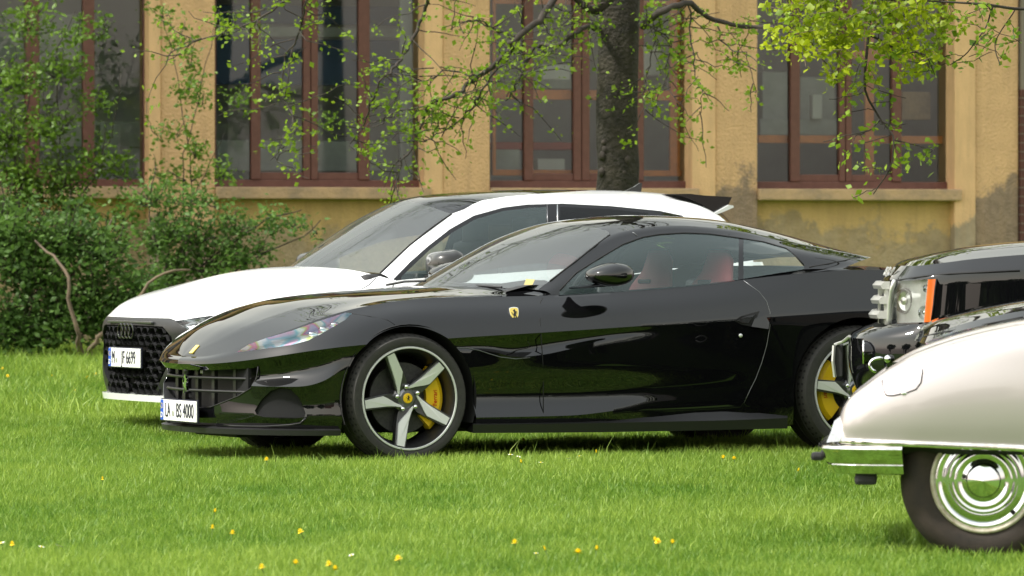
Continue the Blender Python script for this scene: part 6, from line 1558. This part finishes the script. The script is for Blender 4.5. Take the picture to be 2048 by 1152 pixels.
def maple():
    """neighbouring maple: trunk right of the picture, bright young foliage hanging in at the top"""
    r = np.random.RandomState(5); D = 31.
    base = np.array([4.9, D, 0.]); base[2] = gz1(4.9, D) - .05
    root = empty('maple_tree', base); tag(root, 'maple branch with dense bright yellow-green young leaves hanging over the right window', 'tree')
    loc = lambda p: np.asarray(p) - base
    q = wob((4.9, D, base[2]), (4.7, D, 6.5), 24, .05, r); MB().tube([loc(p) for p in q], list(np.linspace(.17, .07, 24)), 12).build('trunk', M['bark'], root, True)
    # limb reaching in above the frame, then hanging sprays
    main = smooth_path(np.array([(4.72, D, 3.5), (3.9, D - .1, 3.2), W(2100, -60, D), W(1900, -75, D - .1), W(1700, -60, D - .1), W(1560, -50, D)]), 30)
    MB().tube([loc(p) for p in main], list(np.linspace(.06, .015, 30)), 8).build('limb', M['bark_dark'], root, True)
    tr = [([(1760, -60), (1745, 0), (1735, 90), (1729, 167), (1761, 239), (1788, 280), (1785, 320), (1747, 388)], .012), ([(1740, 70), (1800, 100), (1850, 110), (1870, 150)], .008), ([(1640, -50), (1640, 20), (1625, 90), (1655, 130)], .008), ([(2100, 10), (2045, 18), (1960, 8), (1860, 2), (1760, 0)], .012), ([(1985, 15), (1977, 41), (1950, 85), (1932, 108), (1900, 130)], .006), ([(1761, 239), (1740, 260), (1700, 270)], .004), ([(2030, 20), (1990, 90), (2000, 130)], .004), ([(1788, 280), (1830, 290), (1870, 300)], .004)]
    twigs, sparse = [], []
    for pts, ra in tr:
        sp = smooth_path(np.array([W(x, y, D + .15 * math.sin(i * 2.)) for i, (x, y) in enumerate(pts)]), 24); MB().tube([loc(p) for p in sp], list(np.linspace(ra, .003, 24)), 6).build('limb', M['bark_dark'], root, True)
        tw, lp = twig_leaves(sp, r, .10, .20, 3, .03); twigs += tw; sparse += lp
    tb = MB()
    for q in twigs: tb.tube([loc(p) for p in q], .0025, 4, False)
    tag(tb.build('twigs', M['bark_dark'], root), kind='stuff')
    # dense sprays traced from the picture: centre px, radius px
    pts = []; spr = MB()
    for cx, cy, rx, ry, n in ((1560, 12, 45, 22, 34), (1620, 70, 48, 34, 52), (1590, 95, 40, 20, 26), (1680, 30, 60, 40, 80), (1655, 100, 30, 34, 44), (1700, 90, 30, 30, 44), (1676, 140, 22, 22, 24), (1745, 25, 50, 36, 60), (1800, 35, 50, 40, 66), (1838, 82, 42, 26, 52), (1790, 92, 36, 26, 40), (1852, 118, 26, 20, 26), (1808, 148, 26, 16, 20), (1850, 15, 50, 30, 48), (1895, 35, 28, 30, 20), (1548, 76, 28, 9, 14), (1745, 145, 12, 18, 12), (1714, 170, 24, 12, 14), (1640, -5, 60, 20, 40), (1700, -60, 120, 50, 90), (1850, -60, 120, 50, 80), (1600, -50, 80, 40, 40), (1930, 60, 24, 30, 12), (1868, 60, 20, 30, 16)):
        for _ in range(max(2, n // 5)):
            a = r.rand() * 2 * math.pi; k = math.sqrt(r.rand()); c = np.array(W(cx + rx * k * math.cos(a), cy + ry * k * math.sin(a), D + r.normal() * .2))
            dd = r.normal(size=3); dd[2] -= .5; dd /= np.linalg.norm(dd); L = .10 + .12 * r.rand()
            spr.tube([loc(c - dd * L * .5), loc(c + dd * L * .5)], .002, 4, False)
            for t in np.linspace(-.5, .5, 5): pts.append(c + dd * L * t + r.normal(size=3) * .018)
    tag(spr.build('leaf_stalks', M['stem_wood'], root), kind='stuff')
    # leaves sit in little whorls
    P = []
    for p in pts:
        for _ in range(r.randint(2, 6)): P.append(loc(p) + r.normal(size=3) * .016)
    P = np.array(P); tone = .10 + .85 * vnoise(P[:, 0] * 6, P[:, 2] * 6, 1., 3)
    tag(mobj('crown', leaf_mesh('crown', P, .041, 6, tone, .3, .8, .25), M['leaf_bright'], root), kind='stuff')
    S = np.array([loc(p) for p in sparse]); tag(mobj('leaf_spray', leaf_mesh('leaf_spray', S, .042, 7, .5, .35, .7), M['leaf_spring'], root), kind='stuff')
maple()
DENS = {31: 1.7, 32: 1.35, 33: 1.5, 34: 1.2}
def shrub(name, label, px, d, stems, blobs, leaf, size, mat_leaf, tone, seed, rad=.012):
    """stems rise from one foot towards leafy masses; blobs: px, py, rx, ry (photo px), n"""
    r = np.random.RandomState(seed); x0 = (px - 1024) / FPX * d; base = np.array([x0, d, gz1(x0, d) - .02]); root = empty(name, base); tag(root, label, 'shrub', 'shrubs in front of the building')
    loc = lambda p: np.asarray(p) - base; tws = MB(); pts = []
    for s_ in stems:
        P = np.array([base] + [W(x, y, d + dd) for x, y, dd in s_]); sp = smooth_path(P, 20) + r.normal(size=(20, 3)) * .008
        MB().tube([loc(p) for p in sp], list(np.linspace(rad, rad * .35, 20)), 6).build('stem', M['stem_wood' if seed == 31 else 'bark_dark'], root, True)
    for cx, cy, rx, ry, n in blobs:
        c0 = np.array(W(cx, cy, d)); k = rx / FPX * d; h = ry / FPX * d
        n = int(n * DENS.get(seed, 1.)); m_ = max(3, n // 26)
        for _ in range(m_):
            v = r.normal(size=3); v /= np.linalg.norm(v); v *= r.rand() ** (1 / 3); tip = c0 + v * np.array([k, .45, h]); st = c0 + np.array([0, 0, -h * .6]) + (tip - c0) * .2
            q = wob(st, tip, 7, .25, r); tws.tube([loc(p) for p in q], list(np.linspace(.005, .002, 7)), 4, False)
            for _ in range(n // m_):
                t = .2 + .8 * r.rand(); i = t * 6; j = min(int(i), 5); b = q[j] + (q[j + 1] - q[j]) * (i - j); pts.append(loc(b) + r.normal(size=3) * np.array([.055, .06, .05]))
    tag(tws.build('twigs', M['bark_dark'], root), kind='stuff')
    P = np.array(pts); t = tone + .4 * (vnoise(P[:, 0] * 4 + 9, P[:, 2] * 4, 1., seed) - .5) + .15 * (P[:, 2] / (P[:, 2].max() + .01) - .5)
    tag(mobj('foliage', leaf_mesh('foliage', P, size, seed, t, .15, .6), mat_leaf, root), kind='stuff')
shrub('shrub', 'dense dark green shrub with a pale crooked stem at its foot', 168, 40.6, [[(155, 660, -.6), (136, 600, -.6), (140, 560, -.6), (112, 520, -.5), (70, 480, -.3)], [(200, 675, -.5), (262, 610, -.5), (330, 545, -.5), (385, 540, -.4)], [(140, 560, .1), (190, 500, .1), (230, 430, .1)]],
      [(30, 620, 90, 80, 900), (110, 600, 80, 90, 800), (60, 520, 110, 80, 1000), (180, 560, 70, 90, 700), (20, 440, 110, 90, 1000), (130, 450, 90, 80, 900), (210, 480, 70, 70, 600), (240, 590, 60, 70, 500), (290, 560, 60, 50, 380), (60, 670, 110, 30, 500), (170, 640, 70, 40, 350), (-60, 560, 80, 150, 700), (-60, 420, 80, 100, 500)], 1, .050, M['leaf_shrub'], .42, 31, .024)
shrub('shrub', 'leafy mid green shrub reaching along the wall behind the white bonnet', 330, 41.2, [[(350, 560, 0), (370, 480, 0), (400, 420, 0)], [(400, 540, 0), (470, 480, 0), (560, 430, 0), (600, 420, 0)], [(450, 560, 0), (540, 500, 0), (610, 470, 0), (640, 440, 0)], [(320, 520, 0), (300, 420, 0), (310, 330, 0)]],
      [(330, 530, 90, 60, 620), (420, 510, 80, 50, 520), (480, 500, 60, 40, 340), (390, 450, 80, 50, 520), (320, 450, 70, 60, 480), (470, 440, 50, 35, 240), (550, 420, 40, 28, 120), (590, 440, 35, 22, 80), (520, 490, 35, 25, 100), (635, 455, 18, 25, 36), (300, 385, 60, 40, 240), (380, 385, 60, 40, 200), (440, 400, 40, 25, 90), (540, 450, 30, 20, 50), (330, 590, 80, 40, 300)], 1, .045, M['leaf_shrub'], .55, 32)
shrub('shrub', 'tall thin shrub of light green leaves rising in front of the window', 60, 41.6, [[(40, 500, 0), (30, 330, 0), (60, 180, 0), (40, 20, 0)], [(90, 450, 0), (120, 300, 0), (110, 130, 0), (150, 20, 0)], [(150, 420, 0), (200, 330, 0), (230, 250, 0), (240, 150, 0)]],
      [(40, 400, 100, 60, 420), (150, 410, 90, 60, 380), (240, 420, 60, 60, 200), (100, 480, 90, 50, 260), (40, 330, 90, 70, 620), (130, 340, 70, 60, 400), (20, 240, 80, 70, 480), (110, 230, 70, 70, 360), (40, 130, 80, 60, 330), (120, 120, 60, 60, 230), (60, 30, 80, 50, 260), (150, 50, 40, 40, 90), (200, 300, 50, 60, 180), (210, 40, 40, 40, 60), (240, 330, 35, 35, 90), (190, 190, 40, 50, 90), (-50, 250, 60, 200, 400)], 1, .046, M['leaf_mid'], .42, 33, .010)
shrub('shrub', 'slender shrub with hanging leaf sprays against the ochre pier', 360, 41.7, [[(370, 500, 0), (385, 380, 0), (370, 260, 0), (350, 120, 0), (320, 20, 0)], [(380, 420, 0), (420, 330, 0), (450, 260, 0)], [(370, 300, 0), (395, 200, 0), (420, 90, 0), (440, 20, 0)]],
      [(355, 60, 45, 50, 120), (380, 110, 40, 40, 120), (370, 160, 40, 40, 130), (400, 190, 40, 30, 110), (350, 250, 40, 40, 90), (390, 290, 45, 40, 130), (380, 340, 60, 35, 170), (440, 330, 35, 35, 90), (320, 250, 25, 40, 45), (330, 20, 40, 25, 60), (470, 190, 50, 30, 90), (510, 40, 35, 30, 70), (450, 40, 30, 30, 40), (320, 330, 30, 40, 60), (650, 230, 40, 30, 60)], 1, .042, M['leaf_mid'], .5, 34, .008)

# ------------------------------------------------------------------ what stands behind the photographer (it shows in paint and glass)
def far_tree(x, y, h, s, seed):
    r = np.random.RandomState(seed); z0 = gz1(x, y) - .05; root = empty('park_tree', (x, y, z0)); tag(root, 'broad park tree standing across the lawn, seen only as a reflection', 'tree', 'trees across the lawn')
    MB().tube([(0, 0, 0), (.1, 0, h * .3), (0, .1, h * .7)], [.35, .26, .1], 10).build('trunk', M['bark'], root, True)
    n = 2600; v = r.normal(size=(n, 3)); v /= np.linalg.norm(v, axis=1, keepdims=True); v *= (r.rand(n) ** .4)[:, None]
    v *= (1 + .3 * np.sin(v[:, :1] * 7 + seed) * np.cos(v[:, 2:] * 6)); P = v * np.array([s, s, h * .38]) + np.array([0, 0, h * .62])
    tag(mobj('crown', leaf_mesh('crown', P, .85, seed, .5, .2, .8), M['leaf_far'], root), kind='stuff')
for i, (x, y, h, s) in enumerate(((-26, -24, 9, 4.5), (-15, -30, 10, 5), (-3, -34, 8, 4.5), (-36, -10, 9, 4.5), (-44, 6, 10, 5))): far_tree(x, y, h, s, 50 + i)
def far_house(x, y, w, dpt, h, rot, wall, lab):
    z0 = gz1(x, y) - .05; root = empty('house', (x, y, z0), rot); tag(root, lab, 'house')
    MB().bbox(-w / 2, w / 2, -dpt / 2, dpt / 2, 0, h, .02).build('wall', wall, root)
    o = .4; rf = MB(); rf.add([(-w / 2 - o, -dpt / 2 - o, h), (w / 2 + o, -dpt / 2 - o, h), (w / 2 + o, dpt / 2 + o, h), (-w / 2 - o, dpt / 2 + o, h), (-w / 2 - o, 0, h + dpt * .48), (w / 2 + o, 0, h + dpt * .48)], [(0, 1, 5, 4), (2, 3, 4, 5), (0, 4, 3), (1, 2, 5), (0, 3, 2, 1)]); rf.build('roof', M['brick_red'], root)
    for k in range(4):
        xx = -w / 2 + w * (k + .5) / 4
        for sy in (-1, 1): MB().bbox(xx - .5, xx + .5, *sorted((sy * dpt / 2, sy * (dpt / 2 + .04))), 1., 2.4, .01).build('window', M['glass_dark'], root)
M['house_wall'] = mat('house_wall', (.45, .42, .37), .9)
far_house(8, -34, 12, 8, 4.0, .1, M['house_wall'], 'house with steep red tiled roof across the lawn, seen only as a reflection')
far_house(17.5, -38, 8, 7, 3.6, -.2, M['house_wall'], 'smaller house beside the park trees, seen only as a reflection')
